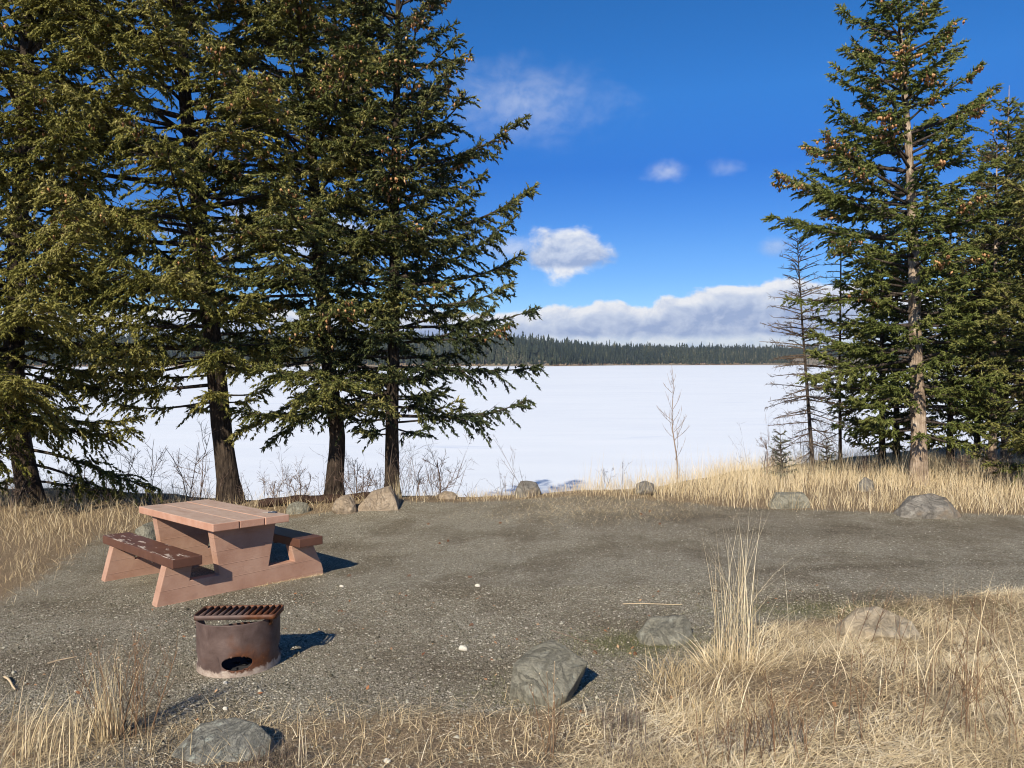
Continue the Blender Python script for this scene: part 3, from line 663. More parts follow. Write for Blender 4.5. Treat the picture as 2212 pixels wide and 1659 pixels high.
def trees():
    conifer('fir_tree', 'dark trunked fir at the left edge, olive boughs hanging left of the picnic table', GL,
            spine_of([(72, 1088), (45, 960), (25, 860), (40, 500), (60, 100)], top=15.0), .185,
            pf((0, 1.2, 1.4), (1.2, 3.0, 3.0), (3, 3.9, 3.6), (8, 3.4, 3.0), (12, 1.8, 1.8), (15, .1, .1)), 1.25, M_OLIVE, M_BARK,
            per=7, dz=.38, cones=.35, e_low=-.12, droop=.22, back=.5, bare=.26, kind='fir tree', sag=.85, rmul=.75,
            extra=[(.55, .35, 1.9, -.1, -.35), (.8, .1, 2.4, -.05, -.3), (.35, 2.6, 1.5, -.1, -.2), (.25, .15, 1.5, .02, -.12)])
    conifer('fir_tree', 'biggest fir with a thick leaning mossy trunk, just behind the picnic table', GL,
            spine_of([(500, 1086), (483, 960), (470, 830), (445, 620), (425, 400), (402, 250), (388, 0)], top=14.5), .185,
            pf((0, 0, 0), (1.6, 2.7, .9), (2.3, 4.2, 1.7), (3.5, 4.3, 2.9), (5, 4.2, 3.7), (8, 4.0, 3.7), (11, 2.4, 2.4), (14.5, .2, .2)), 1.75, M_OLIVE, M_BARK,
            per=6, dz=.37, cones=.8, cone_z=3.0, rmul=.8, e_low=-.06, e_high=.6, tipup=.3, droop=.14, back=.6, front=.8, bare=.37, kind='fir tree', sag=.8)
    conifer('fir_tree', 'fir with a crooked black trunk standing by the two tan boulders', GL,
            spine_of([(722, 1080), (718, 1020), (738, 960), (718, 860), (706, 760), (692, 600), (675, 350), (655, 0)], top=12.0), .150,
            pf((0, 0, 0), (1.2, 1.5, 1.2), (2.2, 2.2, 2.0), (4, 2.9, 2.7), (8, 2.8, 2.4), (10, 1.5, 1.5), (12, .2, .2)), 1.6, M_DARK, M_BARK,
            per=6, dz=.38, cones=1.2, cone_z=4.2, bare=.26, rmul=.75, e_low=-.14, e_high=.6, tipup=.25, droop=.16, kind='fir tree', sag=.5, back=.8,
            extra=[(1.75, 3.3, 1.9, -.12, -.45), (1.5, 3.0, 1.5, -.15, -.5)])
    conifer('fir_tree', 'slender dark fir with a straight trunk, its boughs reaching over the white lake', GL,
            spine_of([(846, 1066), (848, 860), (851, 700), (853, 400), (858, 150), (862, -120)], d=13.0, top=11.5), .125,
            pf((0, 0, 0), (1.0, 1.2, 1.4), (1.6, 1.9, 1.7), (2.5, 2.2, 2.35), (4.0, 2.3, 2.45), (5.2, 2.2, 2.4), (6.6, 1.9, 1.85), (8.8, 1.4, 1.35), (10.4, .7, .7), (11.5, .1, .1)), 1.15, M_SHADED, M_BARK,
            per=6, dz=.34, rmul=.75, cones=1.6, cone_z=3.8, e_low=-.04, e_high=.60, tipup=.42, droop=.16, front=.75, back=.75, bare=.3, kind='fir tree', sag=.6,
            extra=[(1.35, -.05, 2.45, .02, .38), (2.2, .1, 2.6, .0, .12), (2.9, -.2, 2.5, .05, .3), (3.6, .05, 2.4, .2, .35), (4.4, -.05, 2.7, .22, .45), (5.6, .05, 2.5, .28, .4), (1.75, 3.3, 2.0, -.05, -.2)])
    conifer('spruce_tree', 'tallest spruce on the right, with a pale scaly trunk and many cones', GR,
            spine_of([(1985, 1046), (1984, 900), (1976, 700), (1972, 500), (1965, 350), (1952, 180), (1940, -10), (1934, -80)], top=10.2), .150,
            pf((0, 0, 0), (1.0, 1.3, 1.4), (1.6, 1.9, 2.0), (2.6, 2.0, 1.8), (4.0, 2.1, 1.8), (5.6, 2.2, 1.9), (6.4, 1.7, 1.8), (7.4, 1.45, 1.6), (8.3, 1.2, 1.3), (9.4, 1.0, 1.1), (10.4, .4, .4)), .95, M_GREEN, M_BARK_T,
            per=6, dz=.29, cones=3.2, cone_z=4.3, front=.6, bare=.33, e_low=-.16, e_high=.62, tipup=.38, droop=.12, kind='spruce tree', sag=.38, lod_z=99,
            extra=[(5.25, 3.14, 2.6, .12, .3), (4.6, 3.2, 2.7, .1, .25), (3.6, 3.0, 2.3, -.02, .1), (2.35, 3.2, 2.2, -.1, .0), (6.6, .1, 2.0, .35, .35)])
    conifer('spruce_tree', 'slim blue grey spruce with a cone filled tip in the upper right corner', GR,
            spine_of([(2172, 1040), (2168, 700), (2175, 400), (2180, 185)], d=17.0, top=8.4), .095,
            pf((0, 0, 0), (1.5, 1.6, 1.6), (4, 1.6, 1.6), (6.5, 1.0, 1.0), (7.6, .40, .45), (8.4, .15, .15)), 1.0, M_GREEN, M_BARK_T,
            per=6, dz=.31, cones=1.4, cone_z=6.0, e_low=-.1, e_high=.5, kind='spruce tree', lod_z=99, shoot=(.05, .11))
    conifer('spruce_tree', 'thin brownish spruce with a pale stem right of the tallest spruce', GR,
            spine_of([(2142, 1052), (2146, 800), (2150, 600), (2152, 425)], d=15.4, top=6.9), .08,
            pf((0, 0, 0), (1.2, 1.2, 1.3), (3, 1.3, 1.4), (5, .9, 1.0), (6.9, .15, .15)), 1.4, M_BROWNN, M_BARK_T,
            per=5, dz=.33, cones=.2, e_low=-.15, e_high=.45, kind='spruce tree', lod_z=99, shoot=(.04, .09), dens=.8, thick=.013)
    for k, (px, py, d, tp, lab) in enumerate([
            (1905, 1030, 16.6, 5.6, 'dark small spruce standing left behind the pale scaly trunk'),
            (1936, 1030, 17.4, 7.0, 'dark narrow spruce directly behind the tallest spruce'),
            (2052, 1040, 17.0, 6.4, 'shaded spruce between the pale scaly trunk and the thin brownish spruce'),
            (2205, 1040, 17.9, 7.2, 'shaded spruce behind the slim blue grey one at the right edge'),
            (2110, 1040, 18.6, 6.6, 'deep shaded spruce farthest back among the right trees')]):
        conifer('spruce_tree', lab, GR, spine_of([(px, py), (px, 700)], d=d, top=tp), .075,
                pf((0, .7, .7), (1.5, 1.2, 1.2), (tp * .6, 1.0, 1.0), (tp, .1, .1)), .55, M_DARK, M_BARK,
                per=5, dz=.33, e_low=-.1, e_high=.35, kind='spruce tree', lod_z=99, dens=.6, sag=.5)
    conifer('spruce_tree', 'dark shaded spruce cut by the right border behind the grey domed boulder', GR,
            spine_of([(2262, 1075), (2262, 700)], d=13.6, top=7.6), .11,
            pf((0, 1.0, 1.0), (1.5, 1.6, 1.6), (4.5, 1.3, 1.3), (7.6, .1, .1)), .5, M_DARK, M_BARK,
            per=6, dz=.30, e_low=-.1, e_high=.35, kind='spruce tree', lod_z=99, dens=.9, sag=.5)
    conifer('dead_tree', 'taller dead tree with drooping bare twigs, left of the tallest spruce', GR,
            spine_of([(1757, 1025), (1745, 860), (1733, 700), (1722, 520)], d=15.2, top=5.0), .045,
            pf((0, .5, .5), (1.5, .95, .95), (3, .85, .8), (4.0, .6, .6), (4.7, .3, .3), (5.0, .05, .05)), .35, M_DEAD, M_LIMB, M_DEAD,
            per=5, dz=.20, e_low=-.42, e_high=.5, tipup=-.1, droop=.0, kind='dead tree', dead=True, seccoef=.36, rmul=.45)
    conifer('dead_tree', 'thinner dead tree half hidden by the boughs of the tallest spruce', GR,
            spine_of([(1815, 1028), (1814, 800), (1817, 500)], d=15.8, top=6.1), .038,
            pf((0, .3, .3), (1.5, .8, .5), (3, .7, .5), (5, .3, .3), (6.1, .05, .05)), .75, M_DEAD, M_BARK, M_DEAD,
            per=4, dz=.24, e_low=-.45, e_high=.4, tipup=-.15, droop=.0, kind='dead tree', dead=True, seccoef=.36, rmul=.45)
    for (px, py, d, tp, wd, lab) in [(1690, 1030, 14.6, 905, .42, 'small bluish spruce sapling left of the taller dead tree'),
                                     (1790, 1030, 15.3, 930, .30, 'smaller spruce sapling between the two dead trees')]:
        top = P(px * .46293, tp * .46293, d)[2]; z0 = -.15
        conifer('spruce_sapling', lab, 'spruce saplings under the dead trees', spine_of([(px, py), (px - 4, (py + tp) / 2)], d=d, top=top), .018,
                pf((z0, wd, wd), (top, .04, .04)), z0 + .08, M_BLUE, M_LIMB, per=5, dz=.11, e_low=.05, e_high=.6, tipup=.3, droop=.1,
                kind='sapling', lod_z=99, shoot=(.03, .07), seccoef=.4, dens=1.2, bare=.1, thick=.011)
trees()

# ------------------------------------------------------------------ bare saplings and shrubs
def shrub(name, label, group, foot, stems, hgt, spread, r=.006, lvl=3, matn=None, kind='shrub', straight=.12, kids=4):
    root = empty(name, foot, label, kind, group); mb = MB()
    def grow(p, d, L, r_, lv):
        n = 5; pts = [p]
        for k in range(n):
            d = d + rng.normal(0, straight, 3); d = d / np.linalg.norm(d); pts.append(pts[-1] + d * L / n)
        tube(mb, pts, np.linspace(r_, r_ * .45, n + 1), 4, float(rng.random()))
        if lv <= 0: return
        for k in range(kids + int(rng.integers(0, 2))):
            t = rng.uniform(.25, .98); q_ = pts[min(int(t * n), n)]
            dd = d * .75 + rng.normal(0, .55, 3); dd[2] = abs(dd[2]) * .8 + .15; dd /= np.linalg.norm(dd)
            grow(q_, dd, L * rng.uniform(.3, .55) * (1.1 - t * .3), r_ * .55, lv - 1)
    for k in range(stems):
        a = rng.uniform(0, 6.28); s = rng.uniform(.1, 1) * spread
        d = np.array([math.cos(a) * s, math.sin(a) * s, 1.0]); d /= np.linalg.norm(d)
        p = np.array(foot, float) + [math.cos(a) * s * .12, math.sin(a) * s * .12, -.03]
        grow(p, d, hgt * rng.uniform(.6, 1.0), r * rng.uniform(.7, 1.2), lvl)
    mb.build('branches', matn or M_TWIG, root, foot); return root
GS = 'bare shrubs along the lake edge'
def foot(px, d):
    p = P(px * .46293, 500, d); return np.array([p[0], d, h1(p[0], d)])
def saplings():
    # bare poplar sapling in the grass
    f = foot(1462, 13.9); root = empty('bare_sapling', f, 'tall bare sapling rising from the golden grass against the white lake', 'sapling')
    mb = MB(); top = P(1449 * .46293, 785 * .46293, 13.9)
    n = 12; pts = [f + (top - f) * t + np.array([.03 * math.sin(t * 9), 0, 0]) for t in np.linspace(0, 1, n)]
    tube(mb, pts, np.linspace(.017, .003, n), 6, .95)
    for k in range(20):
        t = rng.uniform(.16, .95); p = f + (top - f) * t; a = rng.uniform(0, 6.28) if k > 9 else rng.choice([.0, 3.14]) + rng.normal(0, .4)
        L = (1 - t) * .75 * rng.uniform(.4, 1.1) + .1; e = rng.uniform(.6, 1.15)
        b, dd = branch_curve(p, a, L, e, e + .25, .1, 7); tube(mb, b, np.linspace(.0045, .0018, 7), 4, .95)
        for q_ in range(int(3 + L * 6)):
            s = rng.uniform(.25, 1); c = interp_pts(b, np.array([s]))[0]
            b2, _ = branch_curve(c, a + rng.choice([-.7, .7]), L * .35 * rng.uniform(.4, 1), e + .2, e + .4, 0, 4); tube(mb, b2, np.linspace(.0024, .0014, 4), 3, .95)
    mb.build('branches', M_TWIG, root, f)
    spec = [(1215, 14.0, 3, .55, .7, 'dark crooked bare shrub beside the brown dome boulder'),
            (1275, 14.6, 5, .75, .45, 'reddish twiggy bare shrub left of the tall bare sapling, nearer the boulder'),
            (1330, 14.8, 5, .75, .4, 'reddish twiggy bare shrub left of the tall bare sapling, nearer the sapling'),
            (950, 13.3, 4, .85, .7, 'wide forked bare shrub on the bank right of the slender dark fir'),
            (905, 13.4, 2, .55, .8, 'small arching bare shrub close to the slender dark fir'),
            (775, 13.0, 5, .95, .55, 'dark thorny bare shrub between the crooked fir trunk and the tan boulder'),
            (645, 13.2, 3, .65, .5, 'thin bare shrub between the mossy trunk and the crooked trunk'),
            (590, 13.0, 3, .55, .5, 'sparse bare shrub just right of the mossy trunk'),
            (430, 13.1, 2, 1.7, .12, 'tall bare sprout left of the mossy trunk'),
            (405, 13.2, 2, 1.4, .25, 'leaning bare sprout with spread twigs behind the picnic table top'),
            (330, 13.0, 3, 1.3, .35, 'forked bare shrub above the far corner of the picnic table'),
            (240, 12.8, 3, 1.0, .5, 'low bare shrub behind the left golden grass, right of the edge fir'),
            (165, 12.6, 3, .9, .6, 'tangled bare shrub close to the foot of the edge fir'),
            (20, 12.0, 3, 1.0, .5, 'bare shrub at the left border beside the edge fir'),
            (1655, 14.6, 3, 1.0, .35, 'pale bare shrub leaning left of the bluish spruce sapling'),
            (2080, 14.6, 6, .8, .5, 'grey brown bare thicket right of the pale scaly trunk'),
            (1870, 15.0, 5, .7, .5, 'low brown bare shrub behind the golden grass, left of the pale scaly trunk'),
            (2160, 14.0, 6, .8, .6, 'dark bare thicket at the right end of the golden grass')]
    for px, d, st, hg, sp_, lab in spec:
        dark = 'dark' in lab
        shrub('bare_shrub', lab, GS, foot(px, d), st, hg, sp_, .0085, 3 if hg < 1.2 else 2, M_TWIG)
saplings()

def undergrowth():
    mb = MB(); n = 900; x = np.where(rng.random(n) < .62, rng.uniform(-10.5, 2.4, n), rng.uniform(5.5, 13.5, n)); e = np.interp(x, EX, EY); y = e + rng.uniform(-1.0, 1.2, n)
    cl = sst(-.25, .35, wav(x, y * 0, 2.1, 8, 3)); k = rng.random(n) < cl; x, y = x[k], y[k]; n = len(x)
    b = np.stack([x, y, h(x, y) - .02], 1); d = norm(np.stack([rng.normal(0, .28, n), rng.normal(0, .28, n), np.ones(n)], 1)); L = rng.gamma(4, .13, n) + .1; L = np.where(x > 5, L * 1.25, L)
    tn = np.clip(rng.normal(.5, .22, n), 0, 1); spindles(mb, b, d, L, np.full(n, .0042), tn, 0)
    m_ = rng.integers(4, 9, n); idx = np.repeat(np.arange(n), m_); t = rng.uniform(.25, .95, len(idx)); p = b[idx] + d[idx] * (L[idx] * t)[:, None]; dd = norm(d[idx] + rng.normal(0, .6, (len(idx), 3)))
    l2 = L[idx] * rng.uniform(.15, .45, len(idx)) * (1.2 - t * .5); spindles(mb, p, dd, l2, np.full(len(idx), .0028), tn[idx], 0)
    i2 = np.repeat(np.arange(len(idx)), 3); t = rng.uniform(.2, .95, len(i2)); p2 = p[i2] + dd[i2] * (l2[i2] * t)[:, None]
    spindles(mb, p2, norm(dd[i2] + rng.normal(0, .7, (len(i2), 3))), l2[i2] * rng.uniform(.2, .5, len(i2)), np.full(len(i2), .002), tn[idx][i2], 0)
    tagit(mb.build('twiggy_undergrowth', M_TWIG), 'low bare twiggy undergrowth along the top of the lake bank', 'undergrowth', None, 'stuff')
undergrowth()

# ------------------------------------------------------------------ rocks
def rock(label, name, foot, w_, d_, hh, seed, m, rz=0, cuts=9, rough=.05, sink=.25, shape=None, group='boulders around the gravel clearing'):
    rs = np.random.default_rng(seed); bm = bmesh.new()
    if shape is None:
        for _ in range(26):
            v = rs.normal(size=3); v /= np.linalg.norm(v); v *= rs.uniform(.86, 1.04); bm.verts.new((v[0] * .5, v[1] * .5, v[2] * .5 + .25 if v[2] > -.3 else -.15))
    else:
        for v in shape: bm.verts.new(v)
    if shape is not None:
        for v in bm.verts: v.co.x *= 1.04
    bmesh.ops.convex_hull(bm, input=bm.verts)
    for v in [v for v in bm.verts if not v.link_faces]: bm.verts.remove(v)
    bmesh.ops.triangulate(bm, faces=bm.faces)
    if shape is None:
        s = max(v.co.z for v in bm.verts)
        for v in bm.verts: v.co = Vector((v.co.x * w_, v.co.y * d_, v.co.z / s * hh))
    for it in range(4): 
        bmesh.ops.subdivide_edges(bm, edges=[e for e in bm.edges if e.calc_length() > max(w_, d_) * .045], cuts=1, use_grid_fill=True)
        bmesh.ops.triangulate(bm, faces=[f for f in bm.faces if len(f.verts) > 3])
        if it in ((1, 3) if shape is None else ()): bmesh.ops.smooth_vert(bm, verts=bm.verts, factor=.3, use_axis_x=True, use_axis_y=True, use_axis_z=True)
    co = np.array([v.co[:] for v in bm.verts]); bm.normal_update(); no = np.array([v.normal[:] for v in bm.verts])
    ww = rs.normal(size=(14, 4)); dsp = np.zeros(len(co)); sz = min(w_, d_)
    for k in range(14):
        fr = 5 * 1.28 ** k / max(w_, .2); dsp += np.sin(co @ ww[k, :3] * fr + ww[k, 3] * 6) / (1.25 ** k)
    co = co + no * (dsp * rough * sz * .28)[:, None]
    for v, c in zip(bm.verts, co): v.co = Vector(c)
    me = bpy.data.meshes.new(name); bm.to_mesh(me); bm.free()
    for p in me.polygons: p.use_smooth = True
    me.materials.append(m); o = bpy.data.objects.new(name, me); col.objects.link(o)
    o.location = (foot[0], foot[1], foot[2] - sink * hh * .4); o.rotation_euler = (0, 0, rz)
    return tagit(o, label, 'rock', group)
def dsz(px, foot): return px * .46293 / F * foot[1]
def rocks():
    # (display x, y of foot, width px, height px, depth ratio, seed, material, label)
    L = [(742, 1112, 62, 42, .9, 11, M_RTAN, 'small round tan boulder left of the big tan boulder, by the crooked trunk'),
         (638, 1112, 66, 26, .9, 13, M_RGREY, 'low grey rock just behind the keys end of the picnic table'),
         (1137, 1068, 76, 34, .8, 14, M_RGREY2, 'brown grey dome boulder at the middle of the shore edge'),
         (1396, 1072, 54, 34, .8, 15, M_RGREY2, 'grey boulder half hidden in golden grass near the tall bare sapling'),
         (1877, 1062, 40, 36, .8, 17, M_RGREY2, 'pale lumpy stone almost hidden in the tall golden grass'),
         (965, 1078, 50, 16, .8, 18, M_RTAN, 'flat tan stone in the grass right of the slender dark fir'),
         (312, 1172, 70, 40, .9, 20, M_RGREY, 'rough dark rock in the grass behind the peeling bench')]
    for px, py, wp, hp, dr, sd_, m, lab in L:
        f = D(px, py) if px not in (1137, 965) else foot(px, 12.75 if px == 1137 else 12.9); ww = dsz(wp, f); rock(lab, 'boulder', (f[0], f[1] + ww * dr * .4, f[2]), ww, ww * dr, dsz(hp, f) * 1.02, sd_, m, rough=.06)
    f = D(812, 1108); ww = dsz(84, f); k = ww / 1.0
    S = [(-.50, -.25, -.1), (-.52, .2, -.1), (.55, -.25, -.05), (.52, .3, -.1), (-.46, -.22, .12), (-.12, -.22, .46), (-.20, .1, .44), (.12, -.14, .52), (.30, .1, .60), (.26, -.08, .59), (.49, -.22, .20), (.5, .2, .15), (0, .35, .45), (-.4, .3, .1)]
    rock('big wedge shaped tan boulder leaning by the foot of the slender dark fir', 'boulder', (f[0], f[1] + .25, f[2] + .02), ww, ww * .6, .5, 12, M_RTAN, rough=.035, sink=0,
         shape=[(a * k, b * k, c * k) for a, b, c in S])
    f = D(1712, 1100); k = dsz(84, f)
    S = [(-.5, -.25, -.1), (-.5, .25, -.1), (.5, -.25, -.1), (.48, .3, -.1), (-.34, -.16, .34), (-.28, .15, .36), (.36, -.15, .38), (.40, .15, .36), (-.48, -.2, .15), (.46, -.24, .2), (0, -.3, .2)]
    rock('flat topped grey block boulder below the dead trees at the pad edge', 'boulder', (f[0], f[1] + .2, f[2]), k, k * .6, .3, 16, M_RGREY, rough=.03, sink=0, shape=[(a * k, b * k, c * k) for a, b, c in S])
    f = D(2022, 1122); k = dsz(138, f)
    S = [(-.5, -.25, -.1), (-.5, .3, -.1), (.5, -.25, -.1), (.5, .3, -.1), (-.42, -.1, .2), (-.15, 0, .37), (.12, .05, .40), (.32, 0, .34), (.47, -.1, .12), (-.1, .3, .3), (.2, -.3, .2), (-.25, -.3, .15)]
    rock('wide grey domed boulder in the grass below the pale scaly trunk', 'boulder', (f[0], f[1] + .3, f[2] - .05), k, k * .7, .35, 19, M_RGREY2, rough=.035, sink=0, shape=[(a * k, b * k, c * k) for a, b, c in S])
    # half buried rock behind the tall grass clump
    f = D(1452, 1400); k = dsz(125, f)
    S = [(-.50, -.1, -.1), (-.5, .4, -.1), (.5, -.1, -.1), (.5, .45, -.1), (-.47, 0, .12), (-.24, .3, .30), (.38, .35, .33), (.48, .25, .22), (-.28, -.30, .02), (.2, -.35, .02), (-.1, .0, .22), (.3, .0, .20)]
    rock('half buried dull grey boulder left of the tall grass clump', 'boulder', (f[0], f[1] + .2, f[2] - .01), k, k * .8, .2, 21, M_RGREY, rough=.03, sink=0, shape=[(a * k, b * k, c * k) for a, b, c in S])
    # angular foreground block
    f = D(1190, 1535); k = dsz(180, f)
    S = [(-.50, -.10, -.1), (-.20, -.26, -.1), (.02, -.36, -.1), (.16, -.22, -.1), (.34, .25, -.1), (.1, .6, -.1), (-.3, .5, -.1), (-.48, -.12, .14), (-.445, .05, .38), (-.19, .34, .50), (.06, .46, .56), (.235, .34, .49), (.485, .14, .37),
         (.44, .10, .24), (.20, -.28, .15), (.03, -.38, .10), (-.21, -.26, .14), (.15, .62, .35), (-.05, -.02, .36)]
    rock('angular grey green block with a sloping flat face in the front grass', 'boulder', (f[0], f[1] + .22, f[2] - .01), k, k * .8, .4, 22, M_RGREY, rough=.012, sink=0, shape=[(a * k, b * k, c * k) for a, b, c in S])
    f = D(1925, 1400); k = dsz(165, f)
    S = [(-.5, -.1, -.1), (-.5, .4, -.1), (.5, -.2, -.1), (.5, .4, -.1), (-.46, .05, .14), (-.2, .3, .24), (.1, .35, .25), (.45, .1, .12), (-.1, -.25, .05), (.25, -.25, .02), (-.35, -.1, .08)]
    rock('flat smooth beige boulder lying in the grass right of the tall clump', 'boulder', (f[0], f[1] + .15, f[2] + .06), k, k * .7, .2, 23, M_RBEIGE, rough=.02, sink=0, shape=[(a * k, b * k, c * k) for a, b, c in S])
    f = D(455, 1650); k = dsz(235, f)
    S = [(-.5, -.2, -.1), (-.45, .35, -.1), (.5, -.2, -.1), (.45, .35, -.1), (-.40, -.05, .10), (-.25, .15, .26), (.05, .2, .32), (.28, .15, .28), (.45, .0, .20), (-.1, -.3, .1), (.3, -.25, .1), (.1, .35, .2)]
    rock('lichen covered boulder at the bottom edge in front of the fire ring', 'boulder', (f[0], f[1] + .15, f[2] - .055), k, k * .6, .25, 24, M_RLICH, rough=.05, sink=0, shape=[(a * k, b * k, c * k) for a, b, c in S])
rocks()

# fallen log between the firs
def log():
    a = foot(560, 12.75); b = foot(800, 12.85); mb = MB(); n = 14
    pts = [a + (b - a) * t + [0, .04 * math.sin(t * 7), .05 + .02 * math.sin(t * 5)] for t in np.linspace(0, 1, n)]
    tube(mb, pts, .078 + .012 * np.sin(np.arange(n) * 1.7), 12)
    o = mb.build('fallen_log', M_LOG, None, (a + b) / 2, smooth=True); o.location = tuple((a + b) / 2)
    tagit(o, 'dark rotting log lying at the foot of the crooked fir', 'log')
log()

# ------------------------------------------------------------------ picnic table
TH = .792; TXo, TYo = -2.687, 7.618
cu, su = math.cos(TH), math.sin(TH)
def shz(a, b):
    X = TXo + a * cu - b * su; Y = TYo + a * su + b * cu; return TX * X + TY * (Y - 7)
def bevel_obj(o, w_=.006, seg=2):
    md = o.modifiers.new('bevel', 'BEVEL'); md.width = w_; md.segments = seg; md.limit_method = 'ANGLE'; md.angle_limit = R(35)
def box_bm(a0, a1, b0, b1, z0, z1, na=2, nb=8, jit=0.0, seed=1):
    bm = bmesh.new(); rs = np.random.default_rng(seed)
    bmesh.ops.create_cube(bm, size=1)
    for v in bm.verts: v.co = Vector(((a0 + a1) / 2 + v.co.x * (a1 - a0), (b0 + b1) / 2 + v.co.y * (b1 - b0), (z0 + z1) / 2 + v.co.z * (z1 - z0)))
    return bm
def tpart(name, bm, m, parent, bw=.006, lab=None):
    for v in bm.verts: v.co.z += shz(v.co.x, v.co.y)
    bmesh.ops.recalc_face_normals(bm, faces=bm.faces)
    me = bpy.data.meshes.new(name); bm.to_mesh(me); bm.free(); me.materials.append(m)
    o = bpy.data.objects.new(name, me); col.objects.link(o); o.parent = parent
    if bw: bevel_obj(o, bw)
    if lab: o['label'] = lab
    return o
def table():
    root = empty('picnic_table', (TXo, TYo, 0), 'rust pink concrete picnic table with brown bench boards on the gravel', 'picnic table', rz=TH)
    Ws, Lt = .829, 2.074; pw = Ws / 3; g_ = .007
    for k in range(3):
        a0 = -Ws / 2 + k * pw + (g_ / 2 if k else 0); a1 = -Ws / 2 + (k + 1) * pw - (g_ / 2 if k < 2 else 0)
        tpart('tabletop_plank', box_bm(a0, a1, 0 + (0, .004, -.003)[k], Lt, .679, .76 - (0, .0015, 0)[k]), M_SLAB, root, .008)
    prof = [(-.915, -.06), (-.90, .02), (-.81, .374), (-.55, .374), (-.58, .20), (-.278, .20), (-.35, .678), (.35, .678), (.262, .20), (.57, .20), (.525, .374), (.79, .374), (.865, .20), (.905, .12), (.925, .05), (.925, -.06)]
    for b0 in (.17, 1.72):
        bm = bmesh.new(); vs0 = [bm.verts.new((a, b0, z)) for a, z in prof]; vs1 = [bm.verts.new((a, b0 + .125, z)) for a, z in prof]
        bm.faces.new(vs0); bm.faces.new(vs1[::-1]); n = len(prof)
        for k in range(n): bm.faces.new((vs0[k], vs0[(k + 1) % n], vs1[(k + 1) % n], vs1[k]))
        tpart('end_frame', bm, M_CONC, root, .007)
    for s, m, lab in ((-1, M_BENCH, 'brown bench board with peeling paint'), (1, M_BENCH2, 'brown bench board in the shade of the tabletop')):
        ac = s * .671; b = tpart('bench_board', box_bm(ac - .144, ac + .144, -.009, 2.067, .377, .47), m, root, .007, lab)
        for b0 in (.60, 1.0, 1.45) if s < 0 else (.6, 1.4):
            tpart('bracket', box_bm(ac - .11, ac + .11, b0, b0 + .045, .35, .3775), M_GRATE, root, .003)
    return root
table()
def keys():
    # on the tabletop, right hand plank near the front
    a, b = .335, .26; X = TXo + a * cu - b * su; Y = TYo + a * su + b * cu; z = .761 + shz(a, b)
    root = empty('key_ring', (X, Y, z), 'small bunch of keys with a dark fob left on the tabletop corner', 'keys', rz=.05)
    def pc(name, m, x0, x1, y0, y1, z0, z1, bw, rot=0):
        bm = box_bm(x0, x1, y0, y1, z0, z1); bmesh.ops.rotate(bm, verts=bm.verts, cent=(0, 0, 0), matrix=Matrix.Rotation(rot, 3, 'Z'))
        me = bpy.data.meshes.new(name); bm.to_mesh(me); bm.free(); me.materials.append(m); o = bpy.data.objects.new(name, me); col.objects.link(o); o.parent = root; bevel_obj(o, bw, 3)
    pc('key', M_KEY, -.085, -.022, -.008, .008, .001, .004, .001, .1)
    pc('key_head', M_FOB, -.030, .012, -.014, .014, .001, .012, .004, .05)
    pc('fob', M_FOB, .012, .068, -.020, .018, .001, .017, .006, -.25)
    mb = MB(); aa = np.linspace(0, 2 * np.pi, 17); tube(mb, np.stack([.013 + .014 * np.cos(aa), .014 * np.sin(aa), .0165 + 0 * aa], 1), .0012, 5, .5, False)
    mb.build('split_ring', M_KEY, root)
keys()

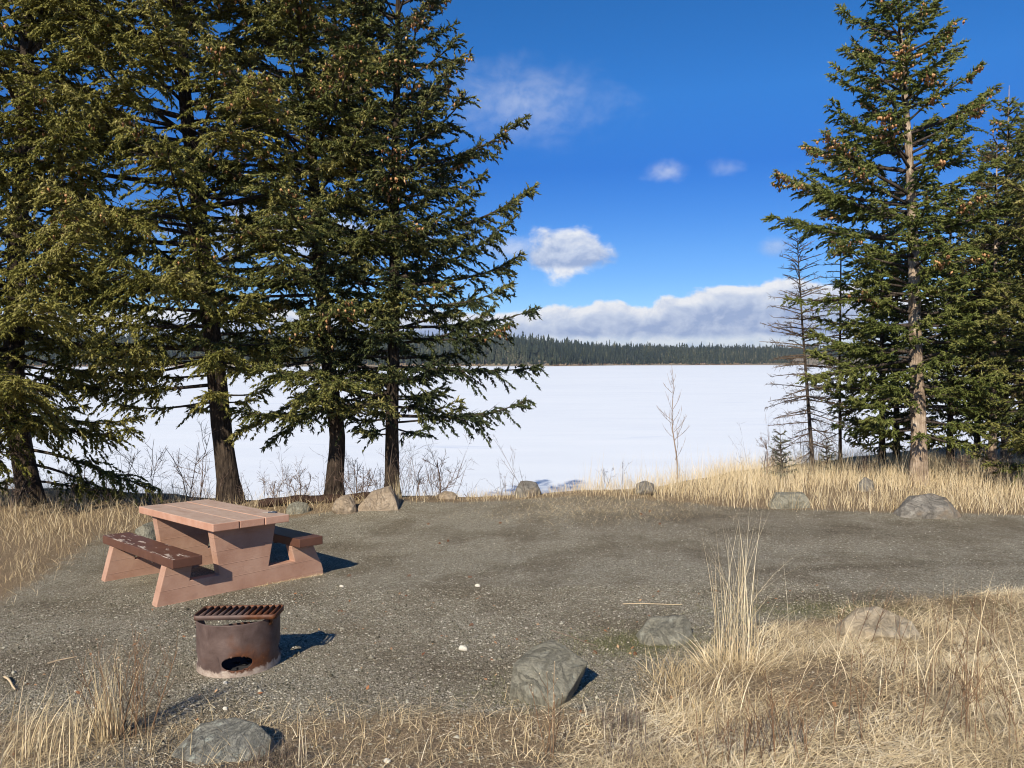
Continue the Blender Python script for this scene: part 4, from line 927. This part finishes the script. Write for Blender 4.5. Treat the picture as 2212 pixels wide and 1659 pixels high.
# ------------------------------------------------------------------ fire ring
def fire_ring():
    cx, cy = -2.04, 5.47; r = .295; z0 = TX * cx + TY * (cy - 7)
    root = empty('fire_ring', (cx, cy, z0), 'rusty steel fire ring with a slatted grill grate on top', 'fire pit')
    def gz(x, y): return TX * x + TY * y
    NA, NZ = 400, 64; bm = bmesh.new()
    th = np.linspace(0, 2 * np.pi, NA, endpoint=False)          # 0 = toward the camera, growing to the right
    def rim(t):
        d = abs((t - .357 + np.pi) % (2 * np.pi) - np.pi); return .375 - .145 * float(sst(1.95, 2.35, d))
    holes = [(.30, .098), (1.87, .115), (-1.27, .098), (3.44, .10)]
    grid = {}
    for i in range(NA):
        t = th[i]; ht = rim(t)
        for j in range(NZ + 1):
            z = -.05 + (ht + .05) * j / NZ; tq = t
            for hc, hz in holes:                       # pull the nearest grid points onto the hole's rim
                da = ((tq - hc + np.pi) % (2 * np.pi) - np.pi) * r; dzz = z - hz; e = math.hypot(da / .108, dzz / .05)
                if .9 < e < 1.1: tq = hc + da / e / r; z = hz + dzz / e
            x = r * math.sin(tq); y = -r * math.cos(tq); grid[i, j] = bm.verts.new((x, y, z + gz(x, y)))
    for i in range(NA):
        for j in range(NZ):
            t = th[i] + np.pi / NA; z = -.05 + (rim(t) + .05) * (j + .5) / NZ; inside = False
            for hc, hz in holes:
                da = ((t - hc + np.pi) % (2 * np.pi) - np.pi) * r
                if math.hypot(da / .108, (z - hz) / .05) < 1.0: inside = True
            if not inside: bm.faces.new((grid[i, j], grid[(i + 1) % NA, j], grid[(i + 1) % NA, j + 1], grid[i, j + 1]))
    for v in [v for v in bm.verts if not v.link_faces]: bm.verts.remove(v)
    me = bpy.data.meshes.new('ring_wall'); bm.to_mesh(me); bm.free(); me.materials.append(M_RING)
    for p in me.polygons: p.use_smooth = True
    o = bpy.data.objects.new('ring_wall', me); col.objects.link(o); o.parent = root
    md = o.modifiers.new('solid', 'SOLIDIFY'); md.thickness = .006; md.offset = -1
    # ash bed
    mb = MB(); n = 40; aa = np.linspace(0, 2 * np.pi, n, endpoint=False); V = [[0, 0, .045]]; T = []
    for k, rr in enumerate((.1, .2, .285)):
        for q_ in aa: x, y = rr * math.cos(q_), rr * math.sin(q_); V.append([x, y, .045 - .02 * k / 2 + rng.normal(0, .006) + gz(x, y)])
    for q_ in range(n): T.append([0, 1 + q_, 1 + (q_ + 1) % n])
    Q = [[1 + k * n + q_, 1 + k * n + n + q_, 1 + k * n + n + (q_ + 1) % n, 1 + k * n + (q_ + 1) % n] for k in range(2) for q_ in range(n)]
    mb.add(V, T, Q); mb.build('ash_bed', M_ASH, root)
    mb = MB(); n = 46; rr = .22 * np.sqrt(rng.random(n)); a = rng.uniform(0, 6.28, n)
    b = np.stack([rr * np.cos(a), rr * np.sin(a), np.full(n, .05)], 1); spindles(mb, b, norm(rng.normal(0, 1, (n, 3)) * [1, 1, .25]), rng.uniform(.03, .09, n), rng.uniform(.012, .025, n), rng.random(n), 0)
    c = mb.build('charcoal_pieces', M_CHAR, root); c['kind'] = 'stuff'
    # grate: frame with rounded corners and flat slats
    x0, x1 = -.262, .335; y0, y1 = -.195, .03; zt = .428; bh = .034
    gr = None
    def loop_pts(off):
        pts = []; rc = .03 - off
        for (qx, qy, s) in ((x1 - .03, y1 - .03, 0), (x0 + .03, y1 - .03, 1), (x0 + .03, y0 + .03, 2), (x1 - .03, y0 + .03, 3)):
            for k in range(5):
                a_ = (s + k / 4) * np.pi / 2; pts.append((qx + rc * math.cos(a_), qy + rc * math.sin(a_)))
        return np.array(pts)
    def gzz(x, y): return .045 * (x - x0) * .4
    A = loop_pts(0); B = loop_pts(.007); n = len(A); mb = MB(); V = []
    for L_, z in ((A, zt), (B, zt), (B, zt - bh), (A, zt - bh)): V += [[x, y, z + gzz(x, y)] for x, y in L_]
    Q = [[r_ * n + k, r_ * n + (k + 1) % n, ((r_ + 1) % 4) * n + (k + 1) % n, ((r_ + 1) % 4) * n + k] for r_ in range(4) for k in range(n)]
    mb.add(V, None, Q); gr = mb.build('grate_frame', M_GRATE, root)
    for k in range(12):
        x = x0 + (x1 - x0) * (k + 1) / 13; mb = MB(); w_ = .0065; V = []
        for xx in (x - w_, x + w_):
            for yy in (y0 + .0072, y1 - .0072):
                for z in (zt - .0015, zt - bh + .001): V.append([xx + (.012 if yy > 0 else -.0), yy, z + gzz(xx, yy)])
        mb.add(V, None, [[0, 1, 3, 2], [4, 6, 7, 5], [0, 4, 5, 1], [2, 3, 7, 6], [0, 2, 6, 4], [1, 5, 7, 3]]); s = mb.build('slat', M_GRATE, gr)
    for sx_ in (-1, 1):        # lugs that carry the grate on the rim
        mb = MB(); xx = .262 * sx_ + (.015 if sx_ > 0 else .0); V = [[xx + a_, b_, c_ + gz(xx, b_)] for a_ in (-.006, .006) for b_ in (-.13, -.085) for c_ in (.33, .4)]
        mb.add(V, None, [[0, 1, 3, 2], [4, 6, 7, 5], [0, 4, 5, 1], [2, 3, 7, 6], [0, 2, 6, 4], [1, 5, 7, 3]]); mb.build('lug', M_GRATE, root)
fire_ring()

# ------------------------------------------------------------------ gravel, litter, grasses
def onpts(x, y, dz=0): return np.stack([x, y, h(x, y) + dz], 1)
def tpoly_mask(x, y):
    """keep loose growth off the table, the ring and its inside"""
    a = (x - TXo) * cu + (y - TYo) * su; b = -(x - TXo) * su + (y - TYo) * cu
    t = (np.abs(a) < .93) & (b > .15) & (b < .31) | (np.abs(a) < .93) & (b > 1.7) & (b < 1.86)
    return ~(t | (np.hypot(x + 2.04, y - 5.47) < .32))
def pebbles():
    mb = MB()
    def lot(n, x0, x1, y0, y1, s0, s1, pw=2.0):
        x = rng.uniform(x0, x1, n); y = y0 + (y1 - y0) * rng.random(n) ** 1.3; k = tpoly_mask(x, y) & (rng.random(n) > straw_mask(x, y) * .85); x, y = x[k], y[k]; n = len(x)
        s = s0 + (s1 - s0) * rng.random(n) ** pw; a = rng.uniform(0, 6.28, n); fl = rng.uniform(.35, .7, n); el_ = rng.uniform(.6, 1, n)
        c, s_ = np.cos(a), np.sin(a); b = onpts(x, y, 0); b[:, 2] += s * fl * .35
        V = []
        for (ux, uy, uz) in ((1, 0, 0), (0, 1, 0), (-1, 0, 0), (0, -1, 0), (.1, .1, 1), (0, 0, -1)):
            jx = rng.normal(0, .18, n); X = (ux + jx) * s; Yv = (uy + rng.normal(0, .18, n)) * s * el_
            V.append(np.stack([b[:, 0] + X * c - Yv * s_, b[:, 1] + X * s_ + Yv * c, b[:, 2] + uz * s * fl], 1))
        V = np.stack(V, 1); T = np.array([[0, 1, 4], [1, 2, 4], [2, 3, 4], [3, 0, 4], [1, 0, 5], [2, 1, 5], [3, 2, 5], [0, 3, 5]])[None] + (np.arange(n) * 6)[:, None, None]
        tn = rng.random(n) ** 1.25; mb.add(V.reshape(-1, 3), T.reshape(-1, 3), None, np.repeat(tn, 6))
    lot(70000, -4.8, 3.2, 3.6, 7.6, .003, .0125, 2.2); lot(30000, -7, 6.5, 6.8, 12.3, .004, .012, 2.5); lot(420, -4.4, .6, 4.1, 7, .012, .026, 2.5)
    tagit(mb.build('gravel', M_PEB), 'loose grey gravel chips scattered over the pad', 'gravel', None, 'stuff')
pebbles()
def grass():
    # matted and short straw over the front right field, thin straw at the very front
    mb = MB()
    n = 310000; x = rng.uniform(-4.6, 6.8, n); y = 3.1 + rng.random(n) * 4.5
    sm = straw_mask(x, y, True); clump = .42 + .75 * wav(x, y, 2.6, 8, 1)
    k = (rng.random(n) < sm * np.clip(clump, .10, 1)) & tpoly_mask(x, y); x, y = x[k], y[k]; n = len(x)
    swirl = 1.4 * wav(x, y, 1.1, 8, 14) * 2.2
    tn = np.clip(.5 + .62 * wav(x, y, 2.0, 8, 7) + rng.normal(0, .2, n), 0, 1)
    lay = rng.random(n) < .92
    lean = np.where(lay, rng.uniform(1.2, 1.56, n), rng.uniform(.1, 1.0, n)); ln = np.where(lay, rng.uniform(.05, .30, n), rng.uniform(.04, .15, n))
    b = onpts(x, y, rng.uniform(0, .045, n) * sm[k] * lay)
    blades(mb, b, ln, lean, np.where(rng.random(n) < .5, swirl + rng.normal(0, .7, n), rng.uniform(0, 6.28, n)), rng.uniform(.0022, .005, n), tn, .3, 3)
    tagit(mb.build('matted_dry_grass', M_THATCH), 'matted flattened straw covering the front right ground', 'grass', None, 'stuff')
    # standing blades: front field, loose
    mb = MB(); n = 1700; x = rng.uniform(.1, 6.6, n); y = rng.uniform(3.2, 6.3, n)
    cl = sst(.0, .55, wav(x, y, 2.4, 8, 13)); k = rng.random(n) < straw_mask(x, y) * (.10 + .5 * cl); x, y = x[k], y[k]; n = len(x)
    blades(mb, onpts(x, y), rng.gamma(3, .08, n) + .05, rng.uniform(.1, 1.0, n), rng.uniform(0, 6.28, n), rng.uniform(.002, .0042, n), np.clip(rng.normal(.6, .22, n), 0, 1), .7, 4)
    n = 9000; x = rng.uniform(.6, 6.8, n); y = 3.1 + rng.random(n) * 3.3; cl = sst(-.05, .4, wav(x, y, 1.5, 8, 10)); k = rng.random(n) < straw_mask(x, y, True) * cl; x, y = x[k], y[k]; n = len(x)
    blades(mb, onpts(x, y), rng.uniform(.2, .5, n), rng.uniform(1.2, 1.56, n), 3.0 * wav(x, y, .9, 8, 15) + rng.normal(0, .9, n), rng.uniform(.0022, .0042, n), np.clip(rng.normal(.7, .2, n), 0, 1), .55, 5)
    # left front corner
    n = 900; x = rng.uniform(-4.6, -2.2, n); y = rng.uniform(3.5, 4.9, n); k = (rng.random(n) < np.clip((4.95 - y) / 1.0, 0, 1) * np.clip((-2.5 - x) / 1.2, .05, 1)); x, y = x[k], y[k]; n = len(x)
    blades(mb, onpts(x, y), rng.uniform(.12, .42, n), rng.uniform(.1, .9, n), rng.uniform(-.8, 2.2, n), rng.uniform(.002, .004, n), np.clip(rng.normal(.62, .2, n), 0, 1), .6, 4)
    n = 500; x = rng.uniform(-2.4, .3, n); y = rng.uniform(3.8, 4.45, n)
    blades(mb, onpts(x, y), rng.uniform(.05, .22, n), rng.uniform(.1, 1.1, n), rng.uniform(0, 6.28, n), rng.uniform(.002, .004, n), np.clip(rng.normal(.5, .2, n), 0, 1), .6, 4)
    tagit(mb.build('loose_dry_grass', M_GRASS), 'thin upright straw blades along the front of the clearing', 'grass', None, 'stuff')
    # far belt
    mb = MB(); n = 70000; x = rng.uniform(-.8, 13, n); y = rng.uniform(11, 18.4, n); sm = straw_mask(x, y)
    edge = np.interp(x, EX, EY); tall = np.interp(x, [-.8, .8, 1.6, 2.6, 4, 6, 8, 10, 12], [.12, .18, .34, .46, .42, .34, .34, .30, .28])
    cl = .42 + .9 * wav(x, y, 2.1, 8, 2)
    k = (rng.random(n) < sm * np.clip(cl, .10, 1)) & (y < edge + 1.3); x, y, tall, cl = x[k], y[k], tall[k], cl[k]; n = len(x)
    hg = tall * rng.uniform(.5, 1.25, n) * (.6 + .5 * np.clip(cl, 0, 1)) * (1 + .15 * np.clip(y - 12, 0, 2))
    blades(mb, onpts(x, y), hg, rng.uniform(.03, .75, n), rng.uniform(0, 6.28, n), rng.uniform(.003, .006, n), np.clip(rng.normal(.66, .17, n) + .12 * wav(x, y, 1.2, 6, 9), 0, 1), .8, 3)
    n = 1300; x = rng.uniform(1.2, 12, n); y = rng.uniform(12.2, 16, n); k = y < np.interp(x, EX, EY) + .6; x, y = x[k], y[k]; n = len(x)
    blades(mb, onpts(x, y), rng.uniform(.45, .85, n), rng.uniform(.03, .3, n), rng.uniform(0, 6.28, n), rng.uniform(.003, .0045, n), np.clip(rng.normal(.72, .12, n), 0, 1), .8, 4)
    tagit(mb.build('golden_grass_belt', M_GRASS), 'tall golden dry grass along the shore edge right of center', 'grass', None, 'stuff')
    # left belt behind the table
    mb = MB(); n = 60000; x = rng.uniform(-13, -.4, n); y = rng.uniform(6.8, 16.4, n); sm = straw_mask(x, y)
    tall = np.where(x < -4.2, .30, .20) * np.clip(.35 + (y - 7.5) * .22, .3, 1.1)
    cl = .5 + .7 * wav(x, y, 1.5, 8, 4); k = (rng.random(n) < sm * np.clip(cl, .25, 1)) & (y < np.interp(x, EX, EY) + np.where(x < -5, 2.2, .9)) & tpoly_mask(x, y)
    x, y, tall = x[k], y[k], tall[k]; n = len(x)
    blades(mb, onpts(x, y), tall * rng.uniform(.4, 1.3, n), rng.uniform(.1, 1.15, n), rng.uniform(0, 6.28, n), rng.uniform(.003, .0055, n), np.clip(rng.normal(.55, .2, n) + .1 * wav(x, y, 1.2, 6, 9), 0, 1), .6, 3)
    tagit(mb.build('straw_bank_grass', M_GRASS), 'golden straw grass behind and left of the picnic table', 'grass', None, 'stuff')
    # short green grass patches, straw litter over the gravel
    mb = MB()
    for (cx, cy, sx_, sy_, n) in ((1.0, 5.75, .45, .22, 2600), (2.9, 6.6, .7, .22, 2200), (-6.3, 7.4, .6, .4, 1200), (4.7, 6.5, .6, .25, 1200), (.1, 4.9, .3, .2, 700)):
        x = rng.normal(cx, sx_, n); y = rng.normal(cy, sy_, n)
        blades(mb, onpts(x, y), rng.uniform(.015, .05, n), rng.uniform(.2, 1.3, n), rng.uniform(0, 6.28, n), rng.uniform(.002, .004, n), rng.random(n), .5, 2)
    tagit(mb.build('green_grass', M_MOSS), 'short olive green grass tufts beside the half buried boulders', 'grass', None, 'stuff')
    mb = MB(); n = 9000; x = rng.uniform(-6, 7, n); y = 4.0 + 8.6 * rng.random(n) ** 1.1; k = tpoly_mask(x, y); x, y = x[k], y[k]; n = len(x)
    w2 = rng.random(n) < .35 + .65 * (sst(-.1, .5, wav(x, y, 1.0, 8, 17))); x, y = x[w2], y[w2]; n = len(x)
    blades(mb, onpts(x, y, .006), rng.uniform(.015, .07, n), np.full(n, 1.5), rng.uniform(0, 6.28, n), rng.uniform(.002, .005, n), rng.random(n), .05, 2)
    n = 3500; x = rng.uniform(-4.5, 5, n); y = 3.2 + 4.6 * rng.random(n) ** 1.2; k = tpoly_mask(x, y); x, y = x[k], y[k]; n = len(x)
    blades(mb, onpts(x, y, .008), rng.uniform(.01, .05, n), np.full(n, 1.5), rng.uniform(0, 6.28, n), rng.uniform(.003, .008, n), rng.uniform(0, .35, n), .05, 2)
    n = 5000; x = rng.uniform(-3, 1.4, n); y = rng.uniform(3.2, 4.75, n)
    blades(mb, onpts(x, y, .006), rng.uniform(.02, .12, n), rng.uniform(1.2, 1.55, n), rng.uniform(0, 6.28, n), rng.uniform(.002, .005, n), rng.random(n), .1, 2)
    # low yellow tufts around the hump and at the foot of the table frame
    n = 5200; x = rng.normal(1.6, 1.0, n); y = rng.normal(12.0, .5, n)
    blades(mb, onpts(x, y), rng.uniform(.02, .10, n), rng.uniform(.5, 1.4, n), rng.uniform(0, 6.28, n), rng.uniform(.003, .006, n), np.clip(rng.normal(.45, .2, n), 0, 1), .5, 2)
    n = 420; t = rng.random(n); a_ = .1 + .8 * t; b_ = .17 - rng.gamma(1.5, .02, n); x = TXo + a_ * cu - b_ * su; y = TYo + a_ * su + b_ * cu
    blades(mb, onpts(x, y), rng.uniform(.015, .06, n), rng.uniform(.6, 1.4, n), rng.uniform(0, 6.28, n), rng.uniform(.002, .005, n), np.clip(rng.normal(.6, .2, n), 0, 1), .5, 2)
    tagit(mb.build('straw_litter', M_THATCH), 'loose bits of straw scattered over the gravel', 'litter', None, 'stuff')
grass()

def clump(label, foot, n, h0, h1_, spread, lean, wid, tint, matn=M_GRASS, name='grass_clump', heads=0, group='standing plants in the front grass', kind='grass clump', az0=None, low=0):
    root = empty(name, foot, label, kind, group); mb = MB()
    a = rng.uniform(0, 6.28, n); rr = spread * np.sqrt(rng.random(n)); x = foot[0] + rr * np.cos(a); y = foot[1] + rr * np.sin(a)
    az_ = rng.uniform(0, 6.28, n) if az0 is None else rng.normal(az0, .9, n)
    blades(mb, onpts(x, y, -.005), rng.uniform(h0, h1_, n), np.abs(rng.normal(0, lean, n)), az_, np.full(n, wid) * rng.uniform(.7, 1.3, n), np.clip(rng.normal(tint, .17, n), 0, 1), .8, 6)
    if low:
        a = rng.uniform(0, 6.28, low); rr = spread * 1.7 * np.sqrt(rng.random(low)); x = foot[0] + rr * np.cos(a); y = foot[1] + rr * np.sin(a)
        blades(mb, onpts(x, y, -.005), rng.uniform(.08, .34, low), rng.uniform(.5, 1.6, low), a + rng.normal(0, .7, low), np.full(low, wid), np.clip(rng.normal(tint - .05, .2, low), 0, 1), .6, 4)
    mb.build('blades', matn, root, foot)
    if heads:
        hb = MB(); k = heads; a = rng.uniform(0, 6.28, k); rr = spread * np.sqrt(rng.random(k)) * 1.2; b = onpts(foot[0] + rr * np.cos(a), foot[1] + rr * np.sin(a)); b[:, 2] += rng.uniform(h0 * .6, h1_ * .85, k)
        d = norm(rng.normal(0, 1, (k, 3))); spindles(hb, b, d, rng.uniform(.008, .014, k), rng.uniform(.004, .006, k), rng.uniform(.6, 1, k), 0)
        q_ = hb.build('seed_heads', M_GRASS, root, foot); q_['kind'] = 'stuff'
    return root
def weedy(label, foot, n, hgt, spread, group='standing plants in the front grass'):
    """stiff branching dead weed stalks with little round seed heads"""
    root = empty('dead_weed', foot, label, 'weed', group); mb = MB(); hb = MB(); B = []
    for k in range(n):
        a = rng.uniform(0, 6.28); rr = spread * math.sqrt(rng.random()); x, y = foot[0] + rr * math.cos(a), foot[1] + rr * math.sin(a)
        L = hgt * rng.uniform(.55, 1.0); e = rng.uniform(1.15, 1.55); p, dd = branch_curve(np.array([x, y, h1(x, y) - .01]), rng.uniform(0, 6.28), L, e, e, .0, 8)
        tube(mb, p, np.linspace(.0028, .0014, 8), 3, float(np.clip(rng.normal(.45, .25), 0, 1)))
        for q_ in range(int(rng.integers(2, 6))):
            t = rng.uniform(.4, .95); c = interp_pts(p, np.array([t]))[0]; b2, _ = branch_curve(c, rng.uniform(0, 6.28), L * rng.uniform(.12, .3), .8, 1.2, 0, 4)
            tube(mb, b2, np.linspace(.0018, .001, 4), 3, .45); B.append(b2[-1])
        B.append(p[-1])
    mb.build('stems', M_WEED, root, foot)
    B = np.array(B); B = B[rng.random(len(B)) < .6]; spindles(hb, B, norm(rng.normal(0, 1, B.shape)), rng.uniform(.007, .012, len(B)), rng.uniform(.0035, .005, len(B)), rng.uniform(.5, 1, len(B)), 0)
    q_ = hb.build('seed_heads', M_GRASS, root, foot); q_['kind'] = 'stuff'; return root
def plants():
    f = D(1590, 1440); clump('tall pale grass clump rising right of the half buried grey boulder', f, 95, .30, 1.25, .17, .28, .0042, .78, low=520)
    f = D(1560, 1560); clump('dense bent grass mound just in front of the tall pale clump', f, 130, .15, .45, .32, 1.3, .0045, .68, low=160)
    f = D(1460, 1470); clump('low arching grass tuft between the grey block and the tall pale clump', f, 120, .10, .30, .16, .7, .004, .5, low=160)
    f = D(1340, 1585); clump('greyish dead tuft right below the angular grey block', f, 150, .10, .26, .14, .5, .004, .35, M_GREY)
    f = D(1640, 1620); clump('grey brown flattened tuft low in the front right field', f, 220, .12, .28, .24, .6, .004, .35, M_GREY)
    f = D(1360, 1640); clump('grey twiggy tuft at the bottom edge below the angular block', f, 160, .10, .24, .20, .6, .004, .4, M_GREY)
    f = D(600, 1655); clump('dark grey tuft beside the lichen covered boulder', f, 150, .06, .18, .16, .7, .004, .35, M_GREY)
    f = D(235, 1600); clump('golden stalk bundle at the lower left, left of the lichen boulder', f, 70, .3, .62, .07, .14, .004, .6, low=60)
    f = D(275, 1590); weedy('branching brown weed beside the golden stalk bundle at lower left', f, 26, .62, .14)
    f = D(1185, 1640); weedy('thin reddish weed standing in front of the angular grey block', f, 6, .50, .05)
    f = D(2330 - 200, 1600); weedy('brown weed stalks at the lower right corner', f, 14, .62, .25)
    f = D(1700, 1640); weedy('weed stalks with pale buttons at the bottom, right of the tall pale clump', f, 16, .46, .22)
    f = D(1560, 1655); weedy('weed stalks with pale buttons at the bottom edge under the tall pale clump', f, 12, .35, .18)
    f = D(2000, 1560); weedy('sparse thin weed stalks in front of the flat beige boulder', f, 9, .62, .35)
    f = D(1830, 1600); weedy('reddish thin weed stalks between the tall pale clump and the beige boulder', f, 6, .55, .12)
    f = D(1860, 1400); weedy('thin weeds leaning over the left side of the flat beige boulder', f, 7, .55, .2)
    f = D(2100, 1420); weedy('thin weeds right of the flat beige boulder', f, 10, .55, .3)
    f = D(60, 1640); clump('spread pale straw clump filling the bottom left corner', f, 120, .2, .55, .35, .45, .0038, .66, az0=.6)
    f = D(1965, 1480); clump('long bent straw blades in front of the flat beige boulder', f, 46, .3, .85, .5, .9, .004, .72)
    f = D(2150, 1500); clump('long loose straw blades at the right border', f, 46, .3, .85, .45, .8, .004, .70)
    f = D(655, 1650); clump('three thin pale straws right of the lichen boulder', f, 5, .2, .34, .05, .12, .004, .75)
    f = D(852, 1088); clump('straw leaning on the foot of the slender dark fir', f, 46, .2, .6, .10, .14, .006, .66, group='straw tufts at the shore')
    f = D(640, 1090); clump('upright straw tuft between the mossy trunk and the log', f, 120, .12, .34, .22, .3, .005, .68, group='straw tufts at the shore')
plants()

# small loose things
def cone_thing(label, px, py, s=.045, name='pine_cone', m=None, group='fallen cones on the gravel'):
    f = D(px, py); mb = MB(); n = 34; k = np.arange(n); t = k / n; a = k * 2.4
    r = .42 * s * np.sin(np.pi * (t * .85 + .12)) + .002; c = np.stack([(t - .5) * s * 1.5, r * np.cos(a) * .5, r * np.sin(a) * .5], 1)
    d = norm(np.stack([np.full(n, .5), np.cos(a), np.sin(a)], 1)); spindles(mb, c, d, np.full(n, s * .36), np.full(n, s * .14), rng.random(n), 0)
    o = mb.build(name, m or M_CONED); o.location = (f[0], f[1], f[2] + s * .28); o.rotation_euler = (0, 0, float(rng.uniform(0, 6.28)))
    tagit(o, label, 'cone', group)
def small():
    C = [(925, 1133, 'reddish cone at the back of the pad, right of the big tan boulder'), (1081, 1131, 'reddish cone at the back of the pad below the dome boulder'),
         (968, 1170, 'reddish brown cone in the middle distance behind the white stones'), (950, 1175, 'darker cone just left of another in the middle distance'),
         (884, 1245, 'orange brown cone right of the picnic table shadow'), (1015, 1248, 'small cone left of the upper white stone'), (1404, 1106, 'reddish cone in front of the half hidden grey boulder'),
         (1425, 1133, 'orange cone on the dark soil patch'), (1385, 1112, 'small red cone near the pad hump'), (755, 1245, 'dark cone at the end of the table frame'),
         (735, 1322, 'dark cone halfway between picnic table and fire ring'), (1018, 1352, 'small brown cone near the middle of the gravel'), (1285, 1412, 'orange cone between the two nearest grey boulders', ),
         (1130, 1463, 'small orange cone left of the angular grey block'), (1182, 1412, 'brown cone behind the angular grey block'), (1372, 1415, 'reddish husk before the half buried boulder')]
    for px, py, lab in C: cone_thing(lab, px, py, .034 if py < 1200 else .028)
    for px, py, s, lab in ((1000, 1404, .052, 'oval cream stone lying alone right of the fire ring shadow'), (1032, 1267, .042, 'cream stone lying in the middle of the pad'),
                           (836, 1167 + 480, .03, 'pale pebble near the bottom, right of the lichen boulder'), (487, 1533, .03, 'tan pebble in front of the fire ring'),
                           (487, 1478, .03, 'flat tan pebble touching the front of the fire ring'), (738, 1248 + 20, .035, 'pale stone at the foot of the table end frame')):
        f = D(px, py); o = rock(lab, 'pebble', f, s * 1.6, s, s * .7, int(px), M_PALE, rz=-.4, rough=.03, sink=.1, group='loose pale stones'); o['category'] = 'stone'
    # sticks
    for (xa, ya, xb, yb, r_, lab) in ((1345, 1307, 1473, 1308, .005, 'long thin pale stick lying on the gravel before the half buried boulder'), (10, 1466, 35, 1492, .009, 'split yellow wood piece at the left border'),
                                      (103, 1436, 168, 1420, .006, 'flat broken wood splinter at the left'), (1190, 1364, 1290, 1398, .004, 'dark bent twig behind the angular grey block'), (1170, 1395, 1216, 1376, .003, 'short dark twig on the gravel')):
        a = D(xa, ya); b = D(xb, yb); mid = (a + b) / 2; mb = MB(); n = 8
        pts = [a + (b - a) * t + [0, .01 * math.sin(t * 5), .006 + r_] for t in np.linspace(0, 1, n)]
        tube(mb, pts, np.linspace(r_, r_ * .6, n), 6, .8); o = mb.build('stick', M_TWIG if 'dark' in lab else M_STICK, None, mid); o.location = tuple(mid); tagit(o, lab, 'stick', 'sticks on the ground')
    # dry leaves
    mb = MB(); n = 260; x = rng.uniform(-3.5, 4, n); y = rng.uniform(4.0, 7.5, n); b = onpts(x, y, .008); a = rng.uniform(0, 6.28, n); s = rng.uniform(.008, .022, n)
    u = np.stack([np.cos(a), np.sin(a), rng.normal(0, .3, n)], 1); v = np.stack([-np.sin(a), np.cos(a), rng.normal(0, .3, n)], 1)
    V = np.stack([b - u * s[:, None], b + v * s[:, None] * .5 + [0, 0, .004], b + u * s[:, None], b - v * s[:, None] * .5], 1)
    T = np.array([[0, 3, 1], [3, 2, 1]])[None] + (np.arange(n) * 4)[:, None, None]; mb.add(V.reshape(-1, 3), T.reshape(-1, 3), None, np.repeat(rng.random(n), 4))
    tagit(mb.build('dry_leaves', M_LEAF), 'small curled dry leaves scattered near the front grass', 'leaves', None, 'stuff')
small()
